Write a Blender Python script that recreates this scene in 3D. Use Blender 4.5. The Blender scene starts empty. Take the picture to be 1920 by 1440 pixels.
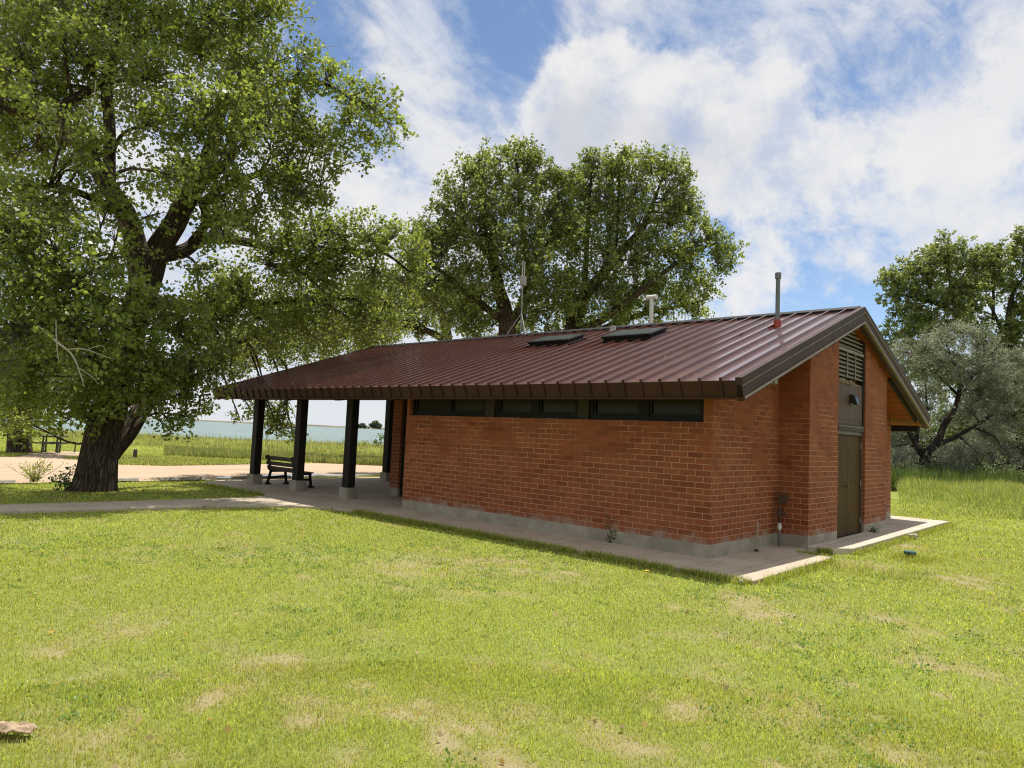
import bpy, bmesh, math, random
import numpy as np
from mathutils import Vector, Matrix
random.seed(7); rng = np.random.default_rng(7)
SC = bpy.context.scene
COL = SC.collection
R = math.radians

# ------------------------------------------------------------------ camera
F = 1331.05                                   # focal length in pixels of a 1920 wide frame
PITCH, ROLL, YAW = .0701, .0445, .7376
C = np.array([5.259, -10.621, 1.8294])
fw = np.array([-math.sin(YAW)*math.cos(PITCH), math.cos(YAW)*math.cos(PITCH), math.sin(PITCH)])
r0 = np.array([math.cos(YAW), math.sin(YAW), 0.]); u0 = np.cross(r0, fw)
rt = math.cos(ROLL)*r0+math.sin(ROLL)*u0; up = -math.sin(ROLL)*r0+math.cos(ROLL)*u0
fh = np.array([-math.sin(YAW), math.cos(YAW)]); rh = np.array([math.cos(YAW), math.sin(YAW)])
def ray(x, y): return fw+rt*((x-960)/F)-up*((y-720)/F)
def at(x, y, d): return C+ray(x, y)*d
def gz(x, y, z=0.):
    d = ray(x, y); return C+d*((z-C[2])/d[2])
cam = bpy.data.objects.new('camera', bpy.data.cameras.new('camera')); COL.objects.link(cam)
cam.data.sensor_width = 36; cam.data.lens = 36*F/1920; cam.data.clip_end = 8000; cam.data.clip_start = .05
cam.matrix_world = Matrix(((rt[0], up[0], -fw[0], C[0]), (rt[1], up[1], -fw[1], C[1]), (rt[2], up[2], -fw[2], C[2]), (0, 0, 0, 1)))
SC.camera = cam

# ------------------------------------------------------------------ materials
def newmat(name):
    m = bpy.data.materials.new(name); m.use_nodes = True
    nt = m.node_tree; b = nt.nodes['Principled BSDF']; return m, nt, b
def N(nt, t, **kw):
    n = nt.nodes.new(t)
    for k, v in kw.items():
        if k in n.inputs.keys(): n.inputs[k].default_value = v
        else: setattr(n, k, v)
    return n
def L(nt, a, b): nt.links.new(a, b)
def c4(c): return (c[0], c[1], c[2], 1)
def mixc(nt, fac, a, b, mode='MIX'):
    n = nt.nodes.new('ShaderNodeMix'); n.data_type = 'RGBA'; n.blend_type = mode
    for s, v in ((n.inputs[0], fac), (n.inputs[6], a), (n.inputs[7], b)):
        if hasattr(v, 'links'): L(nt, v, s)
        elif isinstance(v, (int, float)): s.default_value = v
        else: s.default_value = c4(v)
    return n.outputs[2]
def mth(nt, op, a, b=None, clamp=False):
    n = nt.nodes.new('ShaderNodeMath'); n.operation = op; n.use_clamp = clamp
    for s, v in ((n.inputs[0], a), (n.inputs[1], b)):
        if v is None: continue
        if hasattr(v, 'links'): L(nt, v, s)
        else: s.default_value = v
    return n.outputs[0]
def ramp(nt, fac, lo, hi):
    n = nt.nodes.new('ShaderNodeMapRange'); n.inputs[1].default_value = lo; n.inputs[2].default_value = hi; n.interpolation_type = 'SMOOTHSTEP'
    L(nt, fac, n.inputs[0]); return n.outputs[0]
def coords(nt, stretch=None, uv=False):
    t = nt.nodes.new('ShaderNodeTexCoord'); o = t.outputs['UV' if uv else 'Object']
    if stretch:
        m = nt.nodes.new('ShaderNodeMapping'); m.inputs['Scale'].default_value = stretch; L(nt, o, m.inputs[0]); o = m.outputs[0]
    return o
def noise(nt, co, scale, detail=4, rough=.55, dist=0):
    n = N(nt, 'ShaderNodeTexNoise', Scale=scale, Detail=detail, Roughness=rough, Distortion=dist); L(nt, co, n.inputs['Vector']); return n.outputs['Fac']
def bump(nt, b, h, strength=.3, dist=.01):
    n = N(nt, 'ShaderNodeBump', Strength=strength, Distance=dist); L(nt, h, n.inputs['Height']); L(nt, n.outputs[0], b.inputs['Normal'])
def pmat(name, c1, c2, scale=6, rough=.6, bmp=.2, metallic=0, stretch=None, spec=.5, bd=.01, lo=.35, hi=.65, fine=None, rvar=0, uv=False):
    m, nt, b = newmat(name); co = coords(nt, stretch, uv)
    f = noise(nt, co, scale, 6)
    col = mixc(nt, ramp(nt, f, lo, hi), c1, c2)
    g = noise(nt, co, fine or scale*9, 3)
    col = mixc(nt, mth(nt, 'MULTIPLY', ramp(nt, g, .3, .75), .35), col, tuple(x*.55 for x in c1))
    L(nt, col, b.inputs['Base Color']); b.inputs['Roughness'].default_value = rough; b.inputs['Metallic'].default_value = metallic
    b.inputs['Specular IOR Level'].default_value = spec
    if rvar:
        L(nt, mth(nt, 'ADD', mth(nt, 'MULTIPLY', f, rvar), rough-rvar*.5), b.inputs['Roughness'])
    if bmp: bump(nt, b, g, bmp, bd)
    return m

def brick_material():
    m, nt, b = newmat('red_brick'); uv = coords(nt, None, True)
    def bricktex(c1, c2, mo, msize=.006):
        t = nt.nodes.new('ShaderNodeTexBrick'); t.offset = .5; t.squash = 1
        t.inputs['Color1'].default_value = c4(c1); t.inputs['Color2'].default_value = c4(c2); t.inputs['Mortar'].default_value = c4(mo)
        t.inputs['Scale'].default_value = 1; t.inputs['Mortar Size'].default_value = msize; t.inputs['Mortar Smooth'].default_value = .15
        t.inputs['Bias'].default_value = -.1; t.inputs['Brick Width'].default_value = .2885; t.inputs['Row Height'].default_value = .0974
        L(nt, uv, t.inputs['Vector']); return t
    t = bricktex((.300, .088, .035), (.125, .031, .013), (.41, .205, .125))
    vs = nt.nodes.new('ShaderNodeMapping'); vs.inputs['Scale'].default_value = (70, 14, 14); L(nt, uv, vs.inputs[0])
    streak = noise(nt, vs.outputs[0], 1.0, 5, .7)
    blotch = noise(nt, uv, 16, 5, .65)
    big = noise(nt, uv, .8, 3)
    # smear: mortar washed to brick colour over part of the wall
    hz_ = nt.nodes.new('ShaderNodeSeparateXYZ'); L(nt, uv, hz_.inputs[0])
    smear = ramp(nt, mth(nt, 'ADD', noise(nt, uv, 1.1, 4, .6), mth(nt, 'MULTIPLY', mth(nt, 'SUBTRACT', hz_.outputs['Y'], 1.15), .12)), .48, .66)
    body = mixc(nt, ramp(nt, streak, .3, .7), (.265, .078, .031), (.150, .038, .016))
    brickc = mixc(nt, .42, t.outputs['Color'], body)
    brickc = mixc(nt, mth(nt, 'MULTIPLY', ramp(nt, blotch, .5, .8), .45), brickc, (.16, .04, .022))
    brickc = mixc(nt, mth(nt, 'MULTIPLY', ramp(nt, big, .35, .7), .35), brickc, (.31, .115, .055))
    mort = mixc(nt, smear, (.45, .235, .145), (.25, .078, .035))
    col = mixc(nt, t.outputs['Fac'], brickc, mort)
    sp = nt.nodes.new('ShaderNodeSeparateXYZ'); L(nt, uv, sp.inputs[0])      # splash dirt and lime bloom near the foot of the wall
    st = mth(nt, 'SUBTRACT', noise(nt, uv, 2.6, 6, .65), mth(nt, 'MULTIPLY', sp.outputs['Y'], 1.1))
    col = mixc(nt, mth(nt, 'MULTIPLY', ramp(nt, st, .36, .62), .75), col, (.33, .27, .21))
    drip = nt.nodes.new('ShaderNodeMapping'); drip.inputs['Scale'].default_value = (5, .35, 1); L(nt, uv, drip.inputs[0])
    col = mixc(nt, mth(nt, 'MULTIPLY', ramp(nt, noise(nt, drip.outputs[0], 1.4, 5, .6), .56, .78), .35), col, (.20, .085, .045))
    L(nt, col, b.inputs['Base Color']); b.inputs['Roughness'].default_value = .85; b.inputs['Specular IOR Level'].default_value = .25
    h = mth(nt, 'SUBTRACT', mth(nt, 'MULTIPLY', mth(nt, 'ADD', streak, blotch), .35), mth(nt, 'MULTIPLY', t.outputs['Fac'], .8))
    bump(nt, b, h, .6, .006)
    return m
def wood_board_material(name, c1, c2, row, length, gap, rough=.55, rot=False):
    m, nt, b = newmat(name); uv = coords(nt, None, True)
    t = nt.nodes.new('ShaderNodeTexBrick'); t.offset = .37
    mp = nt.nodes.new('ShaderNodeMapping'); L(nt, uv, mp.inputs[0])
    if rot: mp.inputs['Rotation'].default_value = (0, 0, R(90))
    t.inputs['Color1'].default_value = c4(c1); t.inputs['Color2'].default_value = c4(c2); t.inputs['Mortar'].default_value = c4(tuple(x*.12 for x in c1))
    b.inputs['Specular IOR Level'].default_value = .15
    t.inputs['Scale'].default_value = 1; t.inputs['Mortar Size'].default_value = gap; t.inputs['Brick Width'].default_value = length; t.inputs['Row Height'].default_value = row
    L(nt, mp.outputs[0], t.inputs['Vector'])
    s2 = nt.nodes.new('ShaderNodeMapping'); s2.inputs['Scale'].default_value = (2, 55, 20); L(nt, mp.outputs[0], s2.inputs[0])
    g = noise(nt, s2.outputs[0], 1, 5, .6)
    col = mixc(nt, mth(nt, 'MULTIPLY', ramp(nt, g, .35, .75), .5), t.outputs['Color'], tuple(x*.4 for x in c1))
    L(nt, col, b.inputs['Base Color']); b.inputs['Roughness'].default_value = rough
    bump(nt, b, mth(nt, 'SUBTRACT', mth(nt, 'MULTIPLY', g, .3), t.outputs['Fac']), .4, .006)
    return m
def foliage_material(name, trans=.45, rough=.42, tint=(2.05, 1.95, 1.0), spec=.45):
    m, nt, b = newmat(name)
    a = N(nt, 'ShaderNodeAttribute', attribute_name='Col')
    L(nt, a.outputs['Color'], b.inputs['Base Color']); b.inputs['Roughness'].default_value = rough; b.inputs['Specular IOR Level'].default_value = spec
    tr = nt.nodes.new('ShaderNodeBsdfTranslucent'); tc = mixc(nt, 1, a.outputs['Color'], tint, 'MULTIPLY'); L(nt, tc, tr.inputs['Color'])
    mx = N(nt, 'ShaderNodeMixShader'); mx.inputs[0].default_value = trans
    L(nt, b.outputs[0], mx.inputs[1]); L(nt, tr.outputs[0], mx.inputs[2]); L(nt, mx.outputs[0], nt.nodes['Material Output'].inputs['Surface'])
    return m
def bark_material(name, c1, c2, scale=(9, 1.6, 1), bd=.05):
    m, nt, b = newmat(name); uv = coords(nt, scale, True)
    f = noise(nt, uv, 1.0, 7, .6, .6)
    v = N(nt, 'ShaderNodeTexVoronoi', feature='DISTANCE_TO_EDGE', Scale=1.3); L(nt, uv, v.inputs['Vector'])
    ridge = ramp(nt, v.outputs['Distance'], .02, .3)
    h = mth(nt, 'ADD', mth(nt, 'MULTIPLY', ridge, .6), mth(nt, 'MULTIPLY', f, .6))
    col = mixc(nt, ramp(nt, h, .35, .85), tuple(x*.32 for x in c1), c1)
    col = mixc(nt, mth(nt, 'MULTIPLY', ramp(nt, f, .55, .75), .6), col, c2)
    L(nt, col, b.inputs['Base Color']); b.inputs['Roughness'].default_value = .9; b.inputs['Specular IOR Level'].default_value = .2
    bump(nt, b, h, 1.0, bd); return m

M = {}
M['brick'] = brick_material()
M['plinth'] = pmat('plinth_concrete', (.40, .355, .28), (.27, .24, .185), 2.2, .9, .35, spec=.2, fine=38)
M['paving'] = pmat('paving_concrete', (.54, .455, .345), (.45, .37, .27), 1.1, .9, .25, spec=.2, fine=45)
M['paving2'] = pmat('grey_paving_concrete', (.58, .505, .40), (.49, .42, .325), 1.3, .9, .25, spec=.2, fine=45)
for k_j in ('paving', 'paving2'):
    nt = M[k_j].node_tree; b_ = nt.nodes['Principled BSDF']; src = b_.inputs['Base Color'].links[0].from_socket; co = coords(nt)
    sp_ = nt.nodes.new('ShaderNodeSeparateXYZ'); L(nt, co, sp_.inputs[0])
    jx = mth(nt, 'LESS_THAN', mth(nt, 'FRACT', mth(nt, 'MULTIPLY', mth(nt, 'ADD', sp_.outputs['X'], 40.3), 1/1.52)), .008)
    jy = mth(nt, 'LESS_THAN', mth(nt, 'FRACT', mth(nt, 'MULTIPLY', mth(nt, 'ADD', sp_.outputs['Y'], 41.6), 1/1.83)), .007)
    cr = N(nt, 'ShaderNodeTexVoronoi', feature='DISTANCE_TO_EDGE', Scale=.45); wob = nt.nodes.new('ShaderNodeVectorMath'); wob.operation = 'ADD'
    wn2 = N(nt, 'ShaderNodeTexNoise', Scale=3., Detail=5.); L(nt, co, wn2.inputs['Vector']); sc2 = nt.nodes.new('ShaderNodeVectorMath'); sc2.operation = 'SCALE'; sc2.inputs['Scale'].default_value = .5; L(nt, wn2.outputs['Color'], sc2.inputs[0])
    L(nt, co, wob.inputs[0]); L(nt, sc2.outputs[0], wob.inputs[1]); L(nt, wob.outputs[0], cr.inputs['Vector'])
    ck_ = mth(nt, 'LESS_THAN', cr.outputs['Distance'], .0035)
    stn = ramp(nt, noise(nt, co, .9, 6, .65), .52, .72)
    c_ = mixc(nt, mth(nt, 'MULTIPLY', stn, .35), src, (.26, .20, .14))
    c_ = mixc(nt, mth(nt, 'MULTIPLY', mth(nt, 'MAXIMUM', mth(nt, 'MAXIMUM', jx, jy), mth(nt, 'MULTIPLY', ck_, .6)), .7), c_, (.09, .075, .055))
    L(nt, c_, b_.inputs['Base Color'])
M['roof'] = pmat('brown_roof_metal', (.155, .068, .052), (.128, .054, .042), 1.1, .20, .012, spec=.8, fine=9, rvar=.1, bd=.004)
M['roof'].node_tree.nodes['Principled BSDF'].inputs['Coat Weight'].default_value = .6; M['roof'].node_tree.nodes['Principled BSDF'].inputs['Coat Roughness'].default_value = .10
nt = M['roof'].node_tree; b_ = nt.nodes['Principled BSDF']; src = b_.inputs['Base Color'].links[0].from_socket; co = coords(nt)
fk = ramp(nt, noise(nt, co, 16, 2, .5), .735, .75); L(nt, mixc(nt, mth(nt, 'MULTIPLY', fk, .8), src, (.55, .5, .45)), b_.inputs['Base Color'])
M['fascia'] = pmat('brown_fascia_metal', (.060, .026, .017), (.046, .020, .013), 1.8, .6, .03, spec=.18)
M['rake'] = pmat('rake_trim_metal', (.066, .036, .028), (.052, .028, .022), 1.8, .6, .03, spec=.18)
M['edge'] = pmat('lit_trim_edge', (.30, .23, .19), (.24, .18, .15), 5, .5, .02, spec=.3)  # pale brown paints the light caught along the trim edges
M['cap'] = pmat('ridge_cap_metal', (.012, .009, .009), (.009, .007, .007), 3, .6, .02, spec=.2)
M['post'] = pmat('dark_stained_timber', (.020, .016, .012), (.013, .011, .009), 3, .65, .25, stretch=(8, 8, .7), spec=.2)
M['frame'] = pmat('dark_bronze_frame', (.010, .009, .009), (.008, .007, .007), 5, .55, .05, spec=.2)
M['mull'] = pmat('brown_mullion', (.045, .030, .021), (.036, .025, .018), 5, .6, .05, spec=.25)
M['soffit'] = wood_board_material('cedar_soffit', (.44, .110, .013), (.21, .052, .008), .09, 2.6, .006)
M['boards'] = wood_board_material('brown_tongue_and_groove', (.120, .070, .052), (.098, .056, .042), .17, 6, .011, .55, True)
M['door'] = pmat('olive_brown_door_paint', (.082, .042, .010), (.064, .033, .008), 1.6, .6, .04, spec=.12, rvar=.12)
M['doorframe'] = pmat('brown_door_frame', (.085, .055, .038), (.07, .045, .03), 3, .5, .04)
M['louver'] = pmat('grey_louver', (.22, .195, .17), (.18, .16, .135), 6, .6, .08)
M['rot'] = pmat('weathered_wood', (.22, .15, .09), (.12, .085, .055), 14, .9, .6)
M['black'] = pmat('dark_interior', (.008, .007, .006), (.006, .006, .005), 5, .9, 0)  # black colour stands for the unlit inside of the building
M['galv'] = pmat('galvanised_steel', (.20, .205, .19), (.14, .145, .135), 7, .42, .06, metallic=.65, stretch=(1, 1, .3))
M['red'] = pmat('red_boot', (.42, .045, .018), (.28, .03, .015), 16, .5, .1)
M['pvc'] = pmat('white_pipe', (.72, .70, .66), (.62, .60, .56), 6, .5, .02)
M['boot'] = pmat('grey_boot', (.42, .40, .37), (.33, .31, .29), 9, .6, .05)
M['steel'] = pmat('dull_steel', (.30, .29, .28), (.2, .19, .18), 9, .45, .05, metallic=.4)
M['bronze'] = pmat('aged_bronze', (.11, .075, .04), (.08, .05, .03), 9, .4, .05, metallic=.6)
M['rust'] = pmat('rusty_iron', (.11, .06, .035), (.05, .032, .022), 22, .85, .3)
M['tan'] = pmat('tan_stake', (.38, .33, .22), (.30, .26, .17), 12, .7, .1)
M['lamp'] = pmat('black_lamp', (.018, .018, .02), (.014, .014, .016), 9, .35, .03)
M['lens'] = pmat('lamp_lens', (.5, .5, .48), (.42, .42, .4), 9, .2, 0)
M['bench'] = pmat('recycled_plank', (.055, .043, .034), (.042, .033, .026), 6, .6, .15, stretch=(1, 1, 5))
M['iron'] = pmat('cast_iron', (.020, .018, .016), (.015, .013, .012), 9, .5, .1)
M['table'] = pmat('dark_green_metal', (.045, .06, .045), (.035, .047, .036), 9, .5, .05)
M['kerb'] = pmat('worn_concrete_bar', (.45, .41, .34), (.36, .32, .26), 3, .9, .3)
M['woodpost'] = pmat('grey_timber', (.16, .125, .10), (.11, .085, .07), 9, .85, .3, stretch=(4, 4, .6))
M['teal'] = pmat('teal_plastic', (.02, .115, .15), (.016, .09, .12), 12, .45, .05)
M['tealdark'] = pmat('dark_blue_rubber', (.012, .022, .032), (.01, .017, .024), 12, .5, .05)
M['stone'] = pmat('pale_stone', (.52, .46, .36), (.40, .35, .26), 20, .9, .5)
M['barkpiece'] = pmat('dry_bark_piece', (.46, .34, .215), (.24, .165, .10), 18, .9, .6, fine=130)
M['bark'] = bark_material('cottonwood_bark', (.145, .105, .075), (.20, .155, .115), (9, 2.0, 1), .07)
M['barkdark'] = bark_material('dark_bark', (.07, .055, .045), (.10, .08, .065), (5, 1.0, 1), .05)
M['deadwood'] = pmat('dead_wood', (.44, .40, .34), (.34, .30, .25), 8, .85, .2)
M['twig'] = pmat('grey_twig', (.15, .13, .105), (.11, .095, .08), 8, .85, .1)
M['leaf'] = foliage_material('cottonwood_leaf', .48, .38)
M['leafsilver'] = foliage_material('silver_leaf', .35, .55, (1.6, 1.6, 1.2))
M['grass'] = foliage_material('grass_blade', .45, .45, (1.7, 1.55, .8), .35)
M['petal'] = pmat('yellow_petal', (.85, .62, .02), (.75, .5, .01), 60, .6, .1)
M['puff'] = pmat('white_seed_puff', (.75, .74, .70), (.62, .6, .56), 60, .8, .2)

def glass_material():
    m, nt, b = newmat('dim_glass'); co = coords(nt)
    f = noise(nt, co, 1.5, 3)
    L(nt, mixc(nt, f, (.020, .018, .010), (.034, .030, .018)), b.inputs['Base Color']); b.inputs['Roughness'].default_value = .2; b.inputs['Specular IOR Level'].default_value = .12
    return m
M['glass'] = glass_material()
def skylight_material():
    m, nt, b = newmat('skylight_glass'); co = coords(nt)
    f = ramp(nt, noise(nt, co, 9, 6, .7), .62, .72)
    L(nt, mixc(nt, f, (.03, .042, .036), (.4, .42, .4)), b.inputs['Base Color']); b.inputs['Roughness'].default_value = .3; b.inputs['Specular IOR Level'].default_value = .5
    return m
M['skyglass'] = skylight_material()
def ground_material():
    m, nt, b = newmat('lawn_soil'); co = coords(nt)
    a = N(nt, 'ShaderNodeAttribute', attribute_name='Col')
    f = noise(nt, co, 3, 6, .65); g = noise(nt, co, 60, 4, .7); h = noise(nt, co, 240, 2, .6)
    col = mixc(nt, mth(nt, 'MULTIPLY', ramp(nt, f, .35, .7), .3), a.outputs['Color'], (.20, .21, .05))
    col = mixc(nt, mth(nt, 'MULTIPLY', ramp(nt, g, .45, .75), .5), col, (.11, .11, .03))
    col = mixc(nt, mth(nt, 'MULTIPLY', ramp(nt, h, .5, .8), .4), col, (.34, .29, .14))
    L(nt, col, b.inputs['Base Color']); b.inputs['Roughness'].default_value = .95; b.inputs['Specular IOR Level'].default_value = .1
    bump(nt, b, mth(nt, 'ADD', g, h), .6, .02); return m
M['ground'] = ground_material()
def dirt_material():
    m, nt, b = newmat('pink_gravel_dirt'); co = coords(nt)
    st = nt.nodes.new('ShaderNodeMapping'); st.inputs['Scale'].default_value = (1.6, .22, 1); L(nt, co, st.inputs[0])
    f = noise(nt, st.outputs[0], .8, 6, .6); g = noise(nt, co, 30, 5, .7)
    col = mixc(nt, ramp(nt, f, .35, .65), (.48, .37, .255), (.42, .30, .20))
    col = mixc(nt, mth(nt, 'MULTIPLY', ramp(nt, f, .6, .75), .5), col, (.31, .18, .11))
    col = mixc(nt, mth(nt, 'MULTIPLY', ramp(nt, g, .5, .8), .3), col, (.34, .23, .15))
    L(nt, col, b.inputs['Base Color']); b.inputs['Roughness'].default_value = .95; b.inputs['Specular IOR Level'].default_value = .15
    bump(nt, b, g, .5, .03); return m
M['dirt'] = dirt_material()
def water_material():
    m, nt, b = newmat('milky_lake_water'); co = coords(nt)
    rot = nt.nodes.new('ShaderNodeMapping'); rot.inputs['Rotation'].default_value = (0, 0, -YAW); rot.inputs['Scale'].default_value = (.35, 1.1, 1); L(nt, co, rot.inputs[0])
    f = noise(nt, rot.outputs[0], .55, 5, .6); g = noise(nt, rot.outputs[0], .06, 4, .6)
    col = mixc(nt, ramp(nt, g, .35, .65), (.16, .215, .205), (.185, .245, .23))
    col = mixc(nt, mth(nt, 'MULTIPLY', ramp(nt, f, .5, .68), .5), col, (.115, .17, .175))
    L(nt, col, b.inputs['Base Color']); b.inputs['Roughness'].default_value = .45; b.inputs['Specular IOR Level'].default_value = .12
    bump(nt, b, f, .9, .35); return m
M['water'] = water_material()
m_, nt_, b_ = newmat('puddle_water'); b_.inputs['Base Color'].default_value = (.2, .15, .11, 1); b_.inputs['Roughness'].default_value = .05; M['puddle'] = m_
M['shore'] = pmat('far_shore_earth', (.12, .115, .07), (.17, .15, .095), .03, .95, .1)

# ------------------------------------------------------------------ mesh building helpers
class MB:
    def __init__(s): s.v = []; s.f = []
    def add(s, vs, fs):
        o = len(s.v); s.v += [tuple(map(float, p)) for p in vs]; s.f += [tuple(i+o for i in f) for f in fs]; return s
    def box(s, x0, x1, y0, y1, z0, z1):
        return s.add([(x0, y0, z0), (x1, y0, z0), (x1, y1, z0), (x0, y1, z0), (x0, y0, z1), (x1, y0, z1), (x1, y1, z1), (x0, y1, z1)],
                     [(0, 3, 2, 1), (4, 5, 6, 7), (0, 1, 5, 4), (1, 2, 6, 5), (2, 3, 7, 6), (3, 0, 4, 7)])
    def prism(s, poly, a0, a1, axis='x'):
        n = len(poly)
        def P(p, a): return (a, p[0], p[1]) if axis == 'x' else ((p[0], p[1], a) if axis == 'z' else (p[0], a, p[1]))
        return s.add([P(p, a0) for p in poly]+[P(p, a1) for p in poly],
                     [tuple(range(n))[::-1], tuple(range(n, 2*n))]+[(i, (i+1) % n, n+(i+1) % n, n+i) for i in range(n)])
    def obox(s, c, ax, ay, az):                     # oriented box: centre and half axes
        c, ax, ay, az = map(np.asarray, (c, ax, ay, az)); vs = [c+i*ax+j*ay+k*az for k in (-1, 1) for (i, j) in ((-1, -1), (1, -1), (1, 1), (-1, 1))]
        return s.add(vs, [(0, 3, 2, 1), (4, 5, 6, 7), (0, 1, 5, 4), (1, 2, 6, 5), (2, 3, 7, 6), (3, 0, 4, 7)])
    def bar(s, p, q, w, h=None, ref=(0, 0, 1)):
        p = np.array(p, float); q = np.array(q, float); d = q-p; l = np.linalg.norm(d); d = d/l
        a = np.cross(d, ref); 
        if np.linalg.norm(a) < 1e-4: a = np.cross(d, (1, 0, 0))
        a /= np.linalg.norm(a); b = np.cross(a, d)
        return s.obox((p+q)/2, d*l/2, a*w/2, b*(h or w)/2)
    def cyl(s, p, q, r0, r1=None, n=14, cap=True):
        r1 = r0 if r1 is None else r1
        p = np.array(p, float); q = np.array(q, float); d = q-p; d /= np.linalg.norm(d)
        a = np.cross(d, (0, 0, 1)); a = np.cross(d, (1, 0, 0)) if np.linalg.norm(a) < 1e-4 else a
        a /= np.linalg.norm(a); b = np.cross(d, a)
        an = [2*math.pi*i/n for i in range(n)]
        vs = [p+r0*(math.cos(t)*a+math.sin(t)*b) for t in an]+[q+r1*(math.cos(t)*a+math.sin(t)*b) for t in an]
        fs = [(i, (i+1) % n, n+(i+1) % n, n+i) for i in range(n)]
        if cap: fs += [tuple(range(n))[::-1], tuple(range(n, 2*n))]
        return s.add(vs, fs)
    def build(s, name, mat, parent=None, origin=None, bevel=0, smooth=False):
        me = bpy.data.meshes.new(name)
        bm = bmesh.new(); vv = [bm.verts.new(p) for p in s.v]
        for f in s.f:
            try: bm.faces.new([vv[i] for i in f])
            except ValueError: pass
        bmesh.ops.recalc_face_normals(bm, faces=bm.faces)
        uvl = bm.loops.layers.uv.new('UVMap')
        for f in bm.faces:
            n = f.normal; a = [abs(x) for x in n]
            for lp in f.loops:
                p = lp.vert.co
                if a[2] >= max(a[0], a[1]): lp[uvl].uv = (p.x, p.y)
                elif a[0] > a[1]: lp[uvl].uv = (p.y+.0722, p.z-.2087)
                else: lp[uvl].uv = (p.x, p.z-.2087)
            f.smooth = smooth
        if origin is None and parent is not None: origin = ORI.get(parent.name)
        if origin is None: origin = (0, 0, 0)
        bmesh.ops.translate(bm, verts=bm.verts, vec=-Vector(origin))
        bm.to_mesh(me); bm.free(); me.materials.append(mat)
        o = bpy.data.objects.new(name, me); COL.objects.link(o)
        if parent is not None:
            o.parent = parent
        else: o.location = origin
        ORI[o.name] = tuple(origin)
        if bevel:
            b = o.modifiers.new('bevel', 'BEVEL'); b.width = bevel; b.segments = 1; b.limit_method = 'ANGLE'
        return o
ORI = {}
def tag(o, label=None, cat=None, group=None, kind=None):
    if label: o['label'] = label
    if cat: o['category'] = cat
    if group: o['group'] = group
    if kind: o['kind'] = kind
    return o
def thing(name, loc, label, cat, group=None):
    o = bpy.data.objects.new(name, None); COL.objects.link(o); o.location = loc; ORI[o.name] = tuple(map(float, loc)); o.empty_display_size = .2
    return tag(o, label, cat, group)

def np_mesh(name, verts, size, mat, parent=None, origin=(0, 0, 0), col=None, uv=None, smooth=False, faces=None):
    """verts (n,3); faces (m,size) index array, or consecutive groups of `size`"""
    verts = np.asarray(verts, np.float32)-np.asarray(origin, np.float32)
    me = bpy.data.meshes.new(name); n = len(verts)
    if faces is None: faces = np.arange(n, dtype=np.int32).reshape(-1, size)
    m = len(faces)
    me.vertices.add(n); me.vertices.foreach_set('co', verts.ravel())
    me.loops.add(m*size); me.loops.foreach_set('vertex_index', faces.astype(np.int32).ravel())
    me.polygons.add(m); me.polygons.foreach_set('loop_start', np.arange(0, m*size, size, dtype=np.int32))
    if smooth: me.polygons.foreach_set('use_smooth', np.ones(m, bool))
    if col is not None:
        a = me.attributes.new('Col', 'FLOAT_COLOR', 'POINT'); cc = np.ones((n, 4), np.float32); cc[:, :3] = col; a.data.foreach_set('color', cc.ravel())
    if uv is not None:
        l = me.uv_layers.new(name='UVMap'); l.data.foreach_set('uv', np.asarray(uv, np.float32)[faces.ravel()].ravel())
    me.update(calc_edges=True); me.materials.append(mat)
    o = bpy.data.objects.new(name, me); COL.objects.link(o)
    if parent is not None: o.parent = parent
    else: o.location = origin
    return o

def unit(a): return a/np.maximum(np.linalg.norm(a, axis=-1, keepdims=True), 1e-9)
def tubes(P, Rr, sides):
    """P (N,K,3), Rr (N,K) -> verts, quad faces, uv"""
    P = np.asarray(P, float); Rr = np.asarray(Rr, float); n, k, _ = P.shape
    T = np.gradient(P, axis=1); T = unit(T)
    ref = np.where(np.abs(T[:, :1, 2:3]) > .9, np.array([1., .2, 0]), np.array([.1, .05, 1.]))
    A = unit(np.cross(T, np.broadcast_to(ref, T.shape))); B = np.cross(T, A)
    th = np.arange(sides)*2*np.pi/sides
    V = P[:, :, None, :]+Rr[:, :, None, None]*(np.cos(th)[None, None, :, None]*A[:, :, None, :]+np.sin(th)[None, None, :, None]*B[:, :, None, :])
    V = V.reshape(n, k*sides, 3)
    i, j = np.meshgrid(np.arange(k-1), np.arange(sides), indexing='ij'); j2 = (j+1) % sides
    q = np.stack([i*sides+j, i*sides+j2, (i+1)*sides+j2, (i+1)*sides+j], -1).reshape(-1, 4)
    Fc = (q[None]+(np.arange(n)*k*sides)[:, None, None]).reshape(-1, 4)
    ln = np.concatenate([np.zeros((n, 1)), np.cumsum(np.linalg.norm(np.diff(P, axis=1), axis=2), 1)], 1)
    uu = (np.abs(((th/np.pi)) - 1)*np.pi)[None, None, :]*np.maximum(Rr[:, :1, None], .02)
    UV = np.stack([np.broadcast_to(uu, (n, k, sides)), np.broadcast_to(ln[:, :, None], (n, k, sides))], -1).reshape(-1, 2)
    return V.reshape(-1, 3), Fc, UV
def resample(pts, K):
    """smooth Catmull-Rom through pts (each x,y,z,r) -> K points"""
    p = np.asarray(pts, float); p = np.vstack([2*p[0]-p[1], p, 2*p[-1]-p[-2]]); m = len(p)-3
    t = np.linspace(0, m-1e-6, K); i = t.astype(int); f = (t-i)[:, None]
    a, b, c, d = p[i], p[i+1], p[i+2], p[i+3]
    o = .5*((2*b)+(-a+c)*f+(2*a-5*b+4*c-d)*f*f+(-a+3*b-3*c+d)*f**3); o[:, 3] = np.maximum(o[:, 3], .004); return o
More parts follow.
